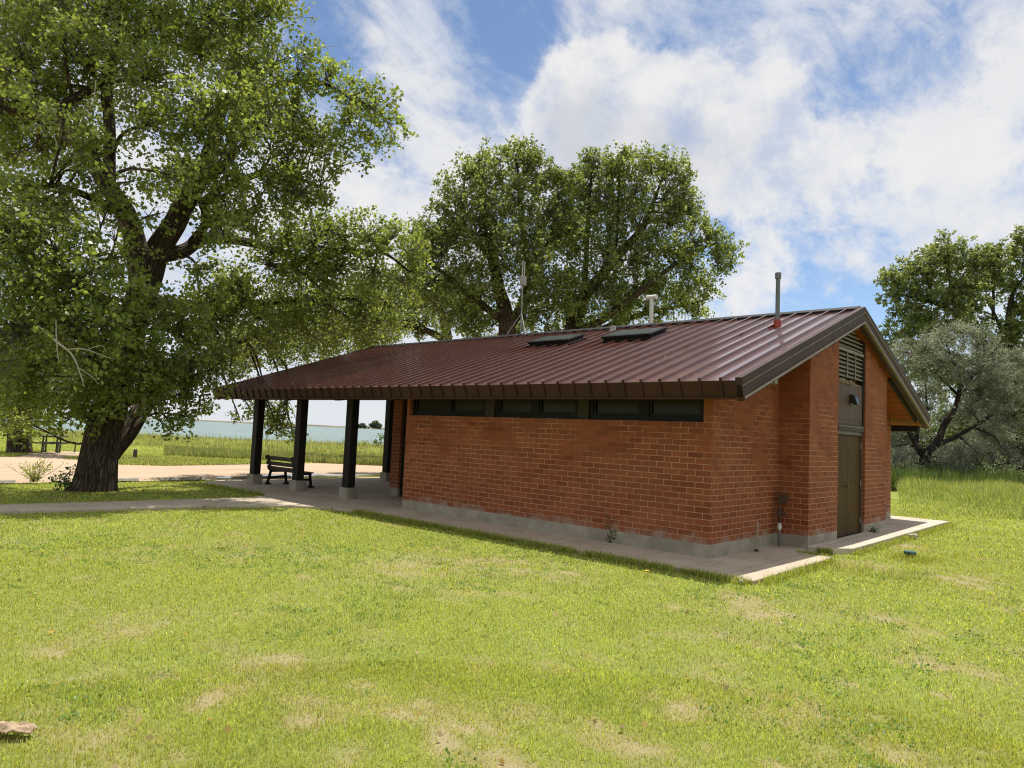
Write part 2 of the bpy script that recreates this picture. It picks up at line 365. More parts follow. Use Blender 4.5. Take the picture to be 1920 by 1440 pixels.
class Geo:
    def __init__(s): s.V = []; s.F = []; s.U = []; s.n = 0
    def add(s, V, Fc, U): s.V.append(V); s.F.append(Fc+s.n); s.U.append(U); s.n += len(V)
    def build(s, name, mat, parent, origin, smooth=True):
        return np_mesh(name, np.vstack(s.V), 4, mat, parent, origin, uv=np.vstack(s.U), smooth=smooth, faces=np.vstack(s.F))

def leaves(P, size, D=None, spread=1.0, aspect=.9):
    """kite leaves at P (n,3); size (n,)"""
    n = len(P); nd = unit(rng.normal(size=(n, 3))*spread+np.array([0, 0, .55]))
    t = unit(np.cross(nd, unit(rng.normal(size=(n, 3))))); b = np.cross(nd, t); s = size[:, None]
    v0 = P; v1 = P+t*s*.55+b*s*.5*aspect-nd*s*.08; v2 = P+t*s*1.1+nd*s*.05; v3 = P+t*s*.55-b*s*.5*aspect-nd*s*.08
    return np.stack([v0, v1, v2, v3], 1).reshape(-1, 3)

# ------------------------------------------------------------------ value noise for scattering
_g = np.random.default_rng(3).random((64, 64))
def vnoise(x, y, s):
    x = np.asarray(x)*s+100; y = np.asarray(y)*s+100; i = np.floor(x).astype(int); j = np.floor(y).astype(int); fx = x-i; fy = y-j
    fx = fx*fx*(3-2*fx); fy = fy*fy*(3-2*fy)
    g = lambda a, b: _g[a % 64, b % 64]
    return (g(i, j)*(1-fx)+g(i+1, j)*fx)*(1-fy)+(g(i, j+1)*(1-fx)+g(i+1, j+1)*fx)*fy
def fbm(x, y, s, o=4):
    t = 0; a = .5; w = 0
    for k in range(o): t = t+a*vnoise(x+7.3*k, y-3.1*k, s*2**k); w += a; a *= .55
    return t/w
def sm(x, a, b):
    t = np.clip((x-a)/(b-a), 0, 1); return t*t*(3-2*t)

# ------------------------------------------------------------------ building
W, HP, D, PX = 7.6513, .2087, 10.3754, .5713
D1, D2 = 2.678, 7.697; YM = D/2
YE, ZE = -.6861, 2.7651; SL = .34096; TH = math.atan(SL); cs, sn = math.cos(TH), math.sin(TH)
XL, XR = -16.145, .789
Y0D, Y1D = 4.262, 6.05
def zroof(y): return ZE+SL*(y-YE) if y <= YM else ZE+SL*((D-YE)-y)
def zsof(y): return zroof(y)-.28/cs
def slope(mb, x0, x1, n0, n1, side, s0=0., s1=None):
    """strip along one roof slope between perpendicular offsets n0<n1 (roof sheet top = 0)"""
    def P(s, n):
        y = YE+s*cs-n*sn; z = ZE+s*sn+n*cs; return (y, z) if side == 0 else (D-y, z)
    def top(n): return (YM-YE+n*sn)/cs
    a = [P(s0, n0), P(s0, n1), P(s1 if s1 else top(n1), n1), P(s1 if s1 else top(n0), n0)]
    return mb.prism(a, x0, x1)
house = thing('brick_building', (-7.7, 5.19, 0), 'low red brick park building with ribbed brown metal roof and open porch', 'building')
# walls
w = MB(); pl = MB()
T = .3
w.box(-W, 0, 0, T, HP, 2.156); w.box(-W, -7.5536, 0, T, 2.156, 2.64); w.box(-.1665, 0, 0, T, 2.156, 2.64)
w.prism([(T, HP), (D1, HP), (D1, zsof(D1)+.04), (T, zsof(T)+.04)], -T, 0)
w.prism([(D1, HP), (Y0D, HP), (Y0D, zsof(Y0D)+.04), (D1, zsof(D1)+.04)], -.02, PX)
w.prism([(Y1D, HP), (D2, HP), (D2, zsof(D2)+.04), (Y1D, zsof(Y1D)+.04)], -.02, PX)
w.prism([(D2, HP), (D-T, HP), (D-T, zsof(D-T)+.04), (D2, zsof(D2)+.04)], -T, 0)
w.box(-W, 0, D-T, D, HP, 2.64)
w.prism([(T, HP), (D-T, HP), (D-T, zsof(D-T)+.04), (YM, zsof(YM)+.04), (T, zsof(T)+.04)], -W, -W+T)
w.box(-10.36, -10.0, 1.75, 2.11, HP, zsof(1.75)+.06)            # porch pier
w.box(-9.72, -W, 1.80, 2.05, HP, .82)                           # low screen wall
w.box(-10.36, -10.0, 8.26, 8.62, HP, zsof(8.62)+.06)
w.build('wall', M['brick'], house)
e = .004
pl.box(-W-e, e, -e, T, -.12, HP); pl.box(-T, e, T, D1-e, -.12, HP); pl.box(-.02, PX+e, D1-e, Y0D-.001, -.12, HP); pl.box(-.02, PX+e, Y1D+.001, D2+e, -.12, HP)
pl.box(-T, e, D2+e, D-T, -.12, HP); pl.box(-W-e, e, D-T, D+e, -.12, HP); pl.box(-W-e, -W+T, T, D-T, -.12, HP)
pl.box(-10.36-e, -10.0+e, 1.75-e, 2.11+e, -.1, HP); pl.box(-9.72, -W-e, 1.80-e, 2.05+e, -.1, HP); pl.box(-10.36-e, -10.0+e, 8.26-e, 8.62+e, -.1, HP)
pl.build('plinth', M['plinth'], house, bevel=.006)
# dark screens closing the entry behind the porch
MB().box(-9.72, -W-.01, 1.87, 1.95, .82, zsof(1.9)).box(-9.99, -9.73, 1.82, 2.0, 0, zsof(1.9)).build('entry_screen', M['post'], house)
MB().box(-W+T, -T, 2.6, 2.66, 0, 3.3).build('dark_backing', M['black'], house)  # black sheet painting the dark interior behind the windows
# windows
for (a, b) in ((-7.5536, -5.155), (-4.9, -2.74), (-2.5, -.1665)):
    fr = MB(); y0, y1 = .09, .2; zt = 2.64; m = (a+b)/2
    fr.box(a, b, y0, y1, 2.157, 2.235); fr.box(a, b, y0, y1, 2.57, zt)
    for x0, x1 in ((a, a+.07), (m-.085, m+.085), (b-.07, b)): fr.box(x0, x1, y0-.001, y1+.001, 2.2351, 2.5699)
    wo = fr.build('window', M['frame'], house)
    sd = MB()
    for x0, x1 in ((a+.07, m-.085), (m+.085, b-.07)):
        sd.box(x0, x0+.05, y0+.02, y1-.01, 2.236, 2.569); sd.box(x1-.05, x1, y0+.02, y1-.01, 2.236, 2.569); sd.box(x0+.051, x1-.051, y0+.02, y1-.01, 2.236, 2.28)
    sd.build('sash', M['frame'], wo)
    for x0, x1 in ((a+.07, m-.085), (m+.085, b-.07)):
        MB().box(x0+.04, x1-.04, .15, .156, 2.26, 2.57).build('pane', M['glass'], wo)
for (a, b) in ((-5.155, -4.9), (-2.74, -2.5)): MB().box(a+.001, b-.001, .05, .22, 2.157, 2.64).build('mullion', M['mull'], house)
# roof
rf = MB()
for side in (0, 1): slope(rf, XL+.02, XR-.10, -.03, 0, side)
xs = [.453-.3447*k for k in range(0, 49) if .453-.3447*k > XL+.1]
for side in (0, 1):
    for x in xs: slope(rf, x-.014, x+.014, -.001, .052, side, s0=-.002, s1=(YM-YE)/cs-.14)
    for x in xs: slope(rf, x-.032, x-.012, -.001, .008, side, s0=.0, s1=(YM-YE)/cs-.14)
roof = rf.build('roof', M['roof'], house)
cp = MB(); zc = zroof(YM)
cp.prism([(YM-.15, zroof(YM-.15)+.004), (YM-.145, zroof(YM-.15)+.055), (YM, zc+.075), (YM+.145, zroof(YM-.15)+.055), (YM+.15, zroof(YM-.15)+.004), (YM, zc-.02)], XL+.02, XR-.10)
cp.build('ridge_cap', M['cap'], roof)
for side in (0, 1):
    fa = MB(); slope(fa, XL+.02, XR-.02, -.285, -.002, side, s0=-.006, s1=.02)
    for x in xs: slope(fa, x-.014, x+.014, -.255, .051, side, s0=-.036, s1=-.006)
    slope(fa, XL, XR+.01, -.285, -.25, side, s0=-.03, s1=-.006)
    fa.build('fascia', M['fascia'], roof)
for (x0, x1, o, d) in ((XR-.11, XR, XR, 1), (XL, XL+.11, XL, -1)):
    rk = MB()
    for side in (0, 1):
        slope(rk, x0, x1, -.07, .045, side, s0=-.01)
        if d > 0: slope(rk, x0, x1-.014, -.25, -.07, side, s0=-.006)
        else: slope(rk, x0+.014, x1, -.25, -.07, side, s0=-.006)
        if d > 0: slope(rk, XR-.14, XR-.045, -.33, -.285, side, s0=.05)
        else: slope(rk, XL+.045, XL+.14, -.33, -.285, side, s0=.05)
    rk.build('rake_trim', M['rake'], roof)
    ed = MB()
    for side in (0, 1):
        if d > 0: slope(ed, x1-.02, x1+.006, -.0805, -.0705, side, s0=-.012); slope(ed, x0-.05, x1+.008, -.285, -.2505, side, s0=.0)
        else: slope(ed, x0-.006, x0+.02, -.0805, -.0705, side, s0=-.012); slope(ed, x0-.008, x1+.05, -.285, -.2505, side, s0=.0)
    ed.build('drip_edge', M['edge'], roof)
so = MB()
for side in (0, 1): slope(so, XL+.12, XR-.12, -.285, -.265, side, s0=.03)
so.build('soffit', M['soffit'], house)
for side in (0, 1): slope(MB(), PX+.003, PX+.04, -.40, -.287, side, s0=.6, s1=3.3).build('frieze_board', M['post'], house)   # under the gable soffit
MB().box(XL+.15, XR-.14, D+.02, D+.2, 2.36, 2.52).build('eave_beam', M['post'], house)
MB().box(XL+.3, -W, .06, .28, 2.52, zsof(.06)+.02).build('eave_beam', M['post'], house)
MB().box(XL+.35, -W, YM-.12, YM+.12, 3.75, 4.28).build('ridge_beam', M['post'], house)
# rafters with shaped tails over the posts
PXS = (-10.03, -12.42, -14.81)
for x in PXS:
    for side in (0, 1):
        rb = MB()
        def P(s, n): 
            y = YE+s*cs-n*sn; z = ZE+s*sn+n*cs; return (y, z) if side == 0 else (D-y, z)
        rb.prism([P(.12, -.286), P(.16, -.34), P(.26, -.40), P(.42, -.43), P(5.9, -.45), P(5.95, -.286)], x-.10, x+.10)
        rb.build('rafter', M['post'], house)
def post(x, y):
    MB().box(x-.13, x+.13, y-.11, y+.11, .285, zsof(y)-.0).build('post', M['post'], house, bevel=.008)
    MB().box(x-.18, x+.18, y-.16, y+.16, -.05, .285).build('post_base', M['plinth'], house, bevel=.012)
for x in PXS:
    post(x, .17); post(x, D-.17)
post(-14.81, 5.12)
# door bay
xd = PX-.10
dr = MB(); dr.box(xd-.05, xd+.05, Y0D+.001, Y0D+.06, 0.02, 2.12); dr.box(xd-.05, xd+.05, Y1D-.06, Y1D-.001, .02, 2.12); dr.box(xd-.05, xd+.05, Y0D+.001, Y1D-.001, 2.12, 2.2)
dframe = dr.build('door_frame', M['doorframe'], house, bevel=.004)
YS = (Y0D+Y1D)/2
for a, b in ((Y0D+.064, YS-.004), (YS+.004, Y1D-.064)):
    dl = MB().box(xd-.035, xd+.012, a, b, .05, 2.115).build('door', M['door'], house, bevel=.004)
    if a > YS: continue
    MB().box(xd+.0125, xd+.02, YS-.07, YS-.016, .98, 1.12).cyl((xd+.02, YS-.04, 1.05), (xd+.07, YS-.04, 1.05), .012, n=8).bar((xd+.065, YS-.04, 1.05), (xd+.065, YS-.16, 1.05), .02).build('handle', M['bronze'], dl)
hl = MB().box(xd+.0125, xd+.02, YS+.016, YS+.07, .98, 1.12).cyl((xd+.02, YS+.04, 1.05), (xd+.07, YS+.04, 1.05), .012, n=8).bar((xd+.065, YS+.04, 1.05), (xd+.065, YS+.16, 1.05), .02); hl.build('handle', M['bronze'], dl)
for z in (.3, 1.1, 1.9): MB().cyl((xd+.03, Y1D-.062, z-.06), (xd+.03, Y1D-.062, z+.06), .011, n=8).build('hinge', M['steel'], dl)
MB().box(xd-.05, xd+.07, Y0D+.06, Y1D-.06, -.02, .045).build('threshold', M['galv'], house)
# board panel above the door, trim, rotten sill and louver
xb = PX-.06
MB().box(xb-.02, xb+.012, Y0D+.07, Y1D-.07, 2.34, 3.16).build('board_panel', M['boards'], house)
for a, b in ((Y0D+.002, Y0D+.07), (Y1D-.07, Y1D-.002)): MB().box(xb-.03, xb+.035, a, b, 2.2005, 4.3).build('side_trim', M['post'], house)
MB().box(xb-.03, xb+.05, Y0D+.071, Y1D-.071, 2.2005, 2.30).box(xb-.03, xb+.028, Y0D+.071, Y1D-.071, 2.301, 2.345).build('head_trim', M['mull'], house)
MB().box(xb+.05, xb+.056, Y0D+.071, Y1D-.071, 2.29, 2.302).build('drip_edge', M['edge'], house)
rs = MB(); 
for k in range(16):
    a = Y0D+.072+k*(Y1D-Y0D-.144)/16; b = a+(Y1D-Y0D-.144)/16-.002; q = 0 if k < 11 else .05
    rs.box(xb-.02, xb+.03-random.random()*.02-q*.3, a, b, 3.16+random.random()*.02, 3.275-random.random()*.03-q)
rs.build('rotten_sill', M['rot'], house)
MB().box(xb-.16, xb-.15, Y0D+.05, Y1D-.05, 3.0, 4.4).build('vent_backing', M['black'], house)  # black sheet paints the darkness behind the louver slats
lv = MB(); z = 3.31
while z < 4.32:
    a, b = Y0D+.072, Y1D-.072
    zz = z+.1
    lim = lambda y: zsof(y) > zz
    a2 = max(a, YM-((zsof(YM)-zz)/SL)) ; b2 = min(b, YM+((zsof(YM)-zz)/SL))
    if b2-a2 > .12: lv.prism([(xb-.07, z+.075), (xb-.06, z+.09), (xb+.02, z+.018), (xb+.012, z)], a2, b2, 'y')
    z += .088
lo = lv.build('louver', M['louver'], house)
MB().box(xb+.0205, xb+.032, Y0D+.072+.55, Y0D+.072+.59, 3.29, 3.84).box(xb+.0205, xb+.032, Y0D+.072+1.08, Y0D+.072+1.12, 3.29, 3.84).box(xb+.0205, xb+.034, Y0D+.072, Y1D-.072, 3.841, 3.9).build('louver_bar', M['louver'], lo)
MB().box(.02, .17, 2.05, 2.17, 2.95, 3.13).build('beam_end', M['boot'], house)
# skylights
def skylight(x0, x1, ya, yb):
    s0 = (ya-YE)/cs; s1 = (yb-YE)/cs
    a = slope(MB(), x0, x1, -.01, .13, 0, s0, s1); a = slope(a, x0-.03, x1+.03, .105, .15, 0, s0-.03, s1+.03); slope(a, x0-.06, x1+.06, .0, .05, 0, s0-.06, s1+.06)
    o = a.build('skylight', M['frame'], house, bevel=.006)
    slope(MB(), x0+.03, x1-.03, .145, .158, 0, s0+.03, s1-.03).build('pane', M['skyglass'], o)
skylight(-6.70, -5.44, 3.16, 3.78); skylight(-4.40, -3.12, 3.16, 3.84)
# pipes through the roof
vx, vy = -.5, 3.78; vz = zroof(vy)
vp = MB().cyl((vx, vy, vz-.1), (vx, vy, vz+1.02), .044, n=20).cyl((vx, vy, vz+1.0), (vx, vy, vz+1.12), .062, n=20).build('vent_pipe', M['galv'], house, smooth=False)
MB().cyl((vx, vy, vz-.06), (vx, vy, vz+.13), .075, .066, n=20).build('pipe_boot', M['red'], vp)
py_ = MB().cyl((-4.66, 5.69, 4.3), (-4.66, 5.69, 5.60), .055, n=18).cyl((-4.81, 5.69-.0, 5.63), (-4.51, 5.69, 5.63), .065, n=18); py_.build('vent_pipe', M['pvc'], house)
bt = MB().cyl((-5.14, 4.62, zroof(4.62)-.05), (-5.14, 4.62, zroof(4.62)+.17), .10, .07, n=16).build('vent_stub', M['boot'], house)
# antenna on its tripod
an = thing('antenna', (-8.95, 5.19, zc+.07), 'thin grey radio antenna mast on a tripod standing on the roof ridge', 'antenna')
zb = zc+.09
MB().cyl((-8.95, 5.3, zb), (-8.95, 5.3, 6.5), .022, n=8).build('mast', M['steel'], an)
MB().box(-9.02, -8.86, 5.24, 5.36, 6.34, 6.62).build('radio_box', M['boot'], an)
MB().cyl((-8.98, 5.3, 6.6), (-8.98, 5.3, 7.12), .012, n=6).cyl((-8.90, 5.3, 6.6), (-8.90, 5.3, 7.08), .012, n=6).build('whip', M['pvc'], an)
for q in ((-9.33, 5.06), (-8.53, 5.06), (-8.95, 5.5)):
    MB().cyl((q[0], q[1], zroof(q[1])+.05), (-8.95, 5.3, 5.5), .013, n=6).build('leg', M['boot'], an)
# lamp on the gable
lm = thing('wall_lamp', (xb+.013, 5.2, 2.9), 'small black flood lamp fixed to brown boards above the door', 'lamp')
MB().box(xb+.013, xb+.035, 5.12, 5.26, 2.78, 2.95).build('back_plate', M['lamp'], lm, bevel=.006)
MB().prism([(xb+.035, 2.98), (xb+.12, 2.93), (xb+.17, 2.76), (xb+.13, 2.74), (xb+.035, 2.80)], 5.10, 5.28, 'y').build('housing', M['lamp'], lm, bevel=.01)
MB().box(xb+.06, xb+.12, 5.13, 5.25, 2.745, 2.765).build('lens', M['lens'], lm)
# standpipe in the recess
sp = thing('standpipe', (.16, 2.5, 0), 'rusty standpipe with round valve head in the brick corner by the door', 'pipe')
MB().cyl((.14, 2.45, -.05), (.14, 2.45, .30), .024, n=10).build('riser', M['galv'], sp)
MB().cyl((.14, 2.45, .30), (.14, 2.45, .42), .03, n=10).cyl((.14, 2.45, .34), (.14, 2.45, .38), .042, n=8).build('union', M['pvc'], sp)
MB().cyl((.14, 2.45, .42), (.14, 2.45, .84), .019, n=10).bar((.10, 2.43, .58), (.26, 2.43, .60), .06).cyl((.14, 2.45, .52), (.14, 2.45, .66), .045, n=10).build('valve', M['rust'], sp)
MB().cyl((.16, 2.52, .86), (.16, 2.68, .88), .075, .05, n=16).cyl((.16, 2.50, .86), (.16, 2.53, .86), .085, n=16).build('regulator', M['rust'], sp)
st = thing('stake', (.14, 1.45, 0), 'thin tan stake standing on dark foot beside the brick gable corner', 'stake')
MB().cyl((.14, 1.45, .02), (.15, 1.46, .50), .016, n=8).build('rod', M['tan'], st)
MB().cyl((.14, 1.45, -.01), (.14, 1.45, .035), .034, n=10).build('foot', M['lamp'], st)

# ------------------------------------------------------------------ paving, path
def arc(c, r, a0, a1, n=10): return [(c[0]+r*math.cos(R(a0+(a1-a0)*i/n)), c[1]+r*math.sin(R(a0+(a1-a0)*i/n))) for i in range(n+1)]
def slab(name, poly, z1, mat, z0=-.15):
    o = MB().prism(poly, z0, z1, 'z').build(name, mat, bevel=.008); tag(o, kind='structure'); return o
PAVE = [(-16.3, 11.2), (-16.3, -.2), (-15.9, -.85), (-15.2, -1.08), (-11.9, -1.08), (-11.45, -1.3), (-11.25, -1.8), (-11.25, -3), (-11.6, -6.8), (-12.6, -14), (-15, -24),
        (-13.8, -24.2), (-11.45, -14), (-10.45, -7.0), (-9.9, -3.6), (-9.62, -2.6), (-9.2, -1.85), (-8.6, -1.38), (-7.8, -1.13), (1.21, -1.15), (1.21, 2.06), (.02, 2.5), (.02, 11.2)]
PAVE = PAVE[:-2]+[(.55, 2.06), (.55, 2.66), (0, 2.66), (0, 10.5), (-7, 10.5), (-7, 11.2)]
slab('pavement', PAVE, 0., M['paving'])
PAD = [(.50, 2.68), (.72, 2.72), (.98, 2.92), (1.19, 3.2), (1.19, 11.2), (-2.5, 11.2), (-2.5, 10.45), (.02, 10.45), (.02, 7.75), (.50, 7.75)]
slab('pavement', PAD, .045, M['paving2'])
def inpoly(x, y, poly):
    x = np.asarray(x); y = np.asarray(y); c = np.zeros(x.shape, bool); n = len(poly); j = n-1
    for i in range(n):
        xi, yi = poly[i]; xj, yj = poly[j]
        if yi != yj: c ^= ((yi > y) != (yj > y)) & (x < (xj-xi)*(y-yi)/(yj-yi)+xi)
        j = i
    return c
# ------------------------------------------------------------------ dirt road
ROAD0 = [(-17.0, -60), (-17.0, -20), (-17.05, -8), (-17.0, -3), (-17.0, 2), (-17.2, 8), (-18, 15), (-21, 24), (-27, 34), (-40, 44), (-46, 38), (-33, 26), (-27, 16), (-25.6, 9), (-24.4, 4), (-23.8, 1.2), (-24.6, -.2), (-29.5, -.9),
         (-31.5, 1.2), (-34.5, 2.6), (-35.6, .8), (-33.2, -1.0), (-30.2, -2.4), (-30.5, -6), (-31.5, -14), (-33, -30), (-34, -60)]
def wiggle(poly, step=.7, amp=.22):
    out = []
    for i in range(len(poly)):
        a = np.array(poly[i]); b = np.array(poly[(i+1) % len(poly)]); l = np.linalg.norm(b-a); n = max(1, int(l/step)); nr = np.array([-(b-a)[1], (b-a)[0]])/l
        for k in range(n): p = a+(b-a)*k/n; out.append(tuple(p+nr*(fbm(p[0], p[1], .6)-.5)*2*amp))
    return out
ROAD = wiggle(ROAD0)
def sheet(name, poly, z, mat):
    me = bpy.data.meshes.new(name); bm = bmesh.new(); f = bm.faces.new([bm.verts.new((x, y, z)) for x, y in poly]); 
    if f.normal.z < 0: f.normal_flip()
    bmesh.ops.triangulate(bm, faces=bm.faces[:]); bm.normal_update()
    for f in bm.faces:
        if f.normal.z < 0: f.normal_flip()
    bm.to_mesh(me); bm.free(); me.materials.append(mat); o = bpy.data.objects.new(name, me); COL.objects.link(o); return tag(o, kind='structure')
sheet('dirt_road', ROAD, -.045, M['dirt'])
def blob(cx, cy, rx, ry, n=40, amp=.35):
    return [(cx+rx*math.cos(t)*(1+amp*(random.random()-.5)), cy+ry*math.sin(t)*(1+amp*(random.random()-.5))) for t in (2*math.pi*i/n for i in range(n))]
for (cx, cy, rx, ry) in ((-17.75, 1.5, .38, 1.1), (-18.2, 3.2, .5, 1.5), (-18.0, 5.6, .35, 1.2), (-18.8, 4.4, .25, 1.0)):
    sheet('puddle', blob(cx, cy, rx, ry), -.038, M['puddle'])

# ------------------------------------------------------------------ ground sheet
def shore_s(l): return 74+np.maximum(0, l+6)**1.35*1.6
def dryness(x, y):
    d = sm(fbm(x, y, .55, 4), .60, .85)*.22+sm(fbm(x+31, y+9, 2.3, 3), .58, .78)*.42
    for (px, py, r, s) in DRY:
        g = gz(px, py); dx = (x-g[0])*rh[0]+(y-g[1])*rh[1]; dy = (x-g[0])*fh[0]+(y-g[1])*fh[1]
        q = (dx/(r*.62))**2+(dy/(r*.8))**2; d = d+1.2*s*np.exp(-q)*sm(fbm(x+3, y, 5., 4), .30, .60)
    return np.clip(d, 0, 1.3)
DRY = [(740, 1330, .22, .9), (1270, 1310, .35, .9), (1480, 1325, .4, .7), (430, 1265, .4, .8), (240, 1175, .3, .6), (1790, 1232, .6, .8), (1690, 1160, .4, .8), (1805, 1080, .7, 1.1), (1705, 1020, .55, 1.2), (1620, 1058, .8, .7),
       (1830, 1388, .25, 1.1), (25, 1320, .3, .6), (520, 1230, .3, .7), (960, 1050, 1.1, .65), (780, 1055, 1.2, .6), (1060, 1070, .5, .8), (1000, 1380, .5, .7), (850, 1370, .4, .6), (1170, 1385, .4, .6), (1255, 1128, .16, 1.1), (600, 1300, .4, .6), (160, 1390, .4, .5), (1420, 1140, 1.0, .5), (1900, 1125, .5, .7), (880, 1360, .3, .8), (1330, 1260, .3, .5), (690, 1180, .3, .4)]+[(px, py, .10+.16*((px*7+py*3) % 10)/10, .75+.4*((px+py) % 7)/7) for (px, py) in ((95, 1210), (300, 1255), (385, 1300), (560, 1345), (650, 1395), (690, 1270), (800, 1300), (905, 1225), (1010, 1300), (1080, 1250), (1120, 1340), (1215, 1390), (1320, 1380), (1400, 1300), (1545, 1385), (1590, 1270), (1650, 1330), (1700, 1405), (1760, 1290), (1880, 1310), (1500, 1200), (1350, 1180), (1580, 1130), (1730, 1150), (1850, 1190), (480, 1180), (130, 1140), (240, 1320), (340, 1400), (780, 1400), (960, 1425), (1460, 1420), (570, 1075), (880, 1090), (1180, 1110))]
def axis(*segs):
    out = []
    for a, b, n in segs: out += list(np.linspace(a, b, n, endpoint=False))
    return np.array(out+[segs[-1][1]])
sa = axis((-400, -30, 12), (-30, 0, 16), (0, 26, 150), (26, 60, 70), (60, 110, 50), (110, 300, 20), (300, 3000, 10))
la = axis((-2500, -200, 10), (-200, -40, 20), (-40, -14, 40), (-14, 14, 170), (14, 40, 40), (40, 200, 20), (200, 2500, 10))
S, Lg = np.meshgrid(sa, la, indexing='ij'); gx = C[0]+S*fh[0]+Lg*rh[0]; gy = C[1]+S*fh[1]+Lg*rh[1]
gzv = -.062+.0*S
gzv = gzv+(fbm(gx, gy, .22, 3)-.5)*.05*sm(S, 24, 34)
gzv = gzv-1.6*sm(S-shore_s(Lg), -14, 12)
ok = ~inpoly(gx, gy, ROAD0)
dry = dryness(gx, gy)
cg = np.array([.25, .29, .065]); cd = np.array([.42, .34, .20]); cf = np.array([.24, .29, .065])
colg = cg*(1-np.clip(dry, 0, 1))[..., None]+cd*np.clip(dry, 0, 1)[..., None]
far = sm(S, 22, 34)[..., None]; colg = colg*(1-far)+cf*far*(.7+.6*fbm(gx, gy, .15, 4)[..., None])
ns, nl = S.shape; ii, jj = np.meshgrid(np.arange(ns-1), np.arange(nl-1), indexing='ij')
gf = np.stack([ii*nl+jj, ii*nl+jj+1, (ii+1)*nl+jj+1, (ii+1)*nl+jj], -1).reshape(-1, 4)[:, ::-1]
g_ = np_mesh('ground', np.stack([gx, gy, gzv], -1).reshape(-1, 3), 4, M['ground'], col=colg.reshape(-1, 3), faces=gf, smooth=True); tag(g_, kind='structure')
def sl(s, l): return (C[0]+s*fh[0]+l*rh[0], C[1]+s*fh[1]+l*rh[1])
lk = sheet('lake', [sl(60, -2400), sl(60, -6), sl(90, 4), sl(150, 22), sl(420, 90), sl(2600, 500), sl(2600, -2400)], -.95, M['water'])
# far shore: a long low bank
fsx = np.linspace(-1100, 500, 140); V = []; 
for l in fsx:
    h = 2.3+3.0*(fbm(np.array([l]), np.array([0.]), .02, 4)[0])*(.35+.65*sm(l, -500, -230)); dd = 1350-.35*(l+250)
    for (ds, z) in ((0, -1.2), (6, .3), (25, h*.6), (60, h*.8), (140, h*.5), (400, -1.5)): x, y = sl(dd+ds, l); V.append((x, y, z))
V = np.array(V); q = []
for i in range(len(fsx)-1):
    for j in range(5): q.append((i*6+j, (i+1)*6+j, (i+1)*6+j+1, i*6+j+1))
tag(np_mesh('far_shore', V, 4, M['shore'], faces=np.array(q), smooth=True), kind='structure')

# ------------------------------------------------------------------ grass
def blades(x, y, z, h, wd, col, lean=.45, mat='grass', name='grass', label='', bend=.5):
    n = len(x); a = rng.random(n)*2*np.pi; la_ = np.abs(rng.normal(size=n))*lean*h
    wx, wy = np.cos(a)*wd*.5, np.sin(a)*wd*.5; b = a+np.pi/2+rng.normal(size=n)*.5; dx, dy = np.cos(b)*la_, np.sin(b)*la_
    z1 = z+h*.55; z2 = z+h*np.clip(1-.35*(la_/h)**2, .4, 1)
    v = np.empty((n, 5, 3), np.float32)
    v[:, 0] = np.stack([x-wx, y-wy, z], -1); v[:, 1] = np.stack([x+wx, y+wy, z], -1)
    v[:, 2] = np.stack([x+wx*.85+dx*.35, y+wy*.85+dy*.35, z1], -1); v[:, 3] = np.stack([x-wx*.85+dx*.35, y-wy*.85+dy*.35, z1], -1)
    v[:, 4] = np.stack([x+dx, y+dy, z2], -1)
    v = v.reshape(-1, 3); i = (np.arange(n)*5)[:, None]
    # quads (second one degenerate-free: uses tip twice is avoided by a triangle stored as separate quad fan)
    fc = np.concatenate([i+np.array([0, 1, 2, 3])], 1); tri = i+np.array([3, 2, 4])
    me = bpy.data.meshes.new(name); nv = len(v)
    loops = np.concatenate([fc.ravel(), tri.ravel()]).astype(np.int32)
    starts = np.concatenate([np.arange(0, 4*n, 4), 4*n+np.arange(0, 3*n, 3)]).astype(np.int32)
    me.vertices.add(nv); me.vertices.foreach_set('co', v.ravel()); me.loops.add(len(loops)); me.loops.foreach_set('vertex_index', loops)
    me.polygons.add(2*n); me.polygons.foreach_set('loop_start', starts)
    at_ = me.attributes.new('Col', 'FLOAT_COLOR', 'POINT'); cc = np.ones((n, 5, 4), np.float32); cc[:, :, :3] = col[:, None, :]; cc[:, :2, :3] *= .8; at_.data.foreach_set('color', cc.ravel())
    me.update(calc_edges=True); me.materials.append(M[mat])
    o = bpy.data.objects.new(name, me); COL.objects.link(o); return tag(o, label, 'grass', None, 'stuff')
def grasscol(n, dry, base=((.38, .465, .082), (.52, .55, .135), (.25, .345, .06)), tan=(.50, .42, .22)):
    b = np.array(base); k = rng.random((n, 3))**1.5; k /= k.sum(1, keepdims=True); c = k@b
    c *= (.55+.9*rng.random((n, 1)))
    isd = rng.random(n) < np.clip(dry*.8+.05, 0, .92)
    t = np.array(tan)*(.6+.6*rng.random((n, 1))); c[isd] = t[isd]*.75+c[isd]*.25
    return c
def offslab(x, y, e=0.0):
    k = ~(inpoly(x+e, y, PAVE) | inpoly(x-e, y, PAVE) | inpoly(x, y+e, PAVE) | inpoly(x, y-e, PAVE) | inpoly(x, y, PAD))
    return k & ~((x > -7.7) & (x < .6) & (y > -.1) & (y < 10.6)) & ~inpoly(x, y, ROAD0)
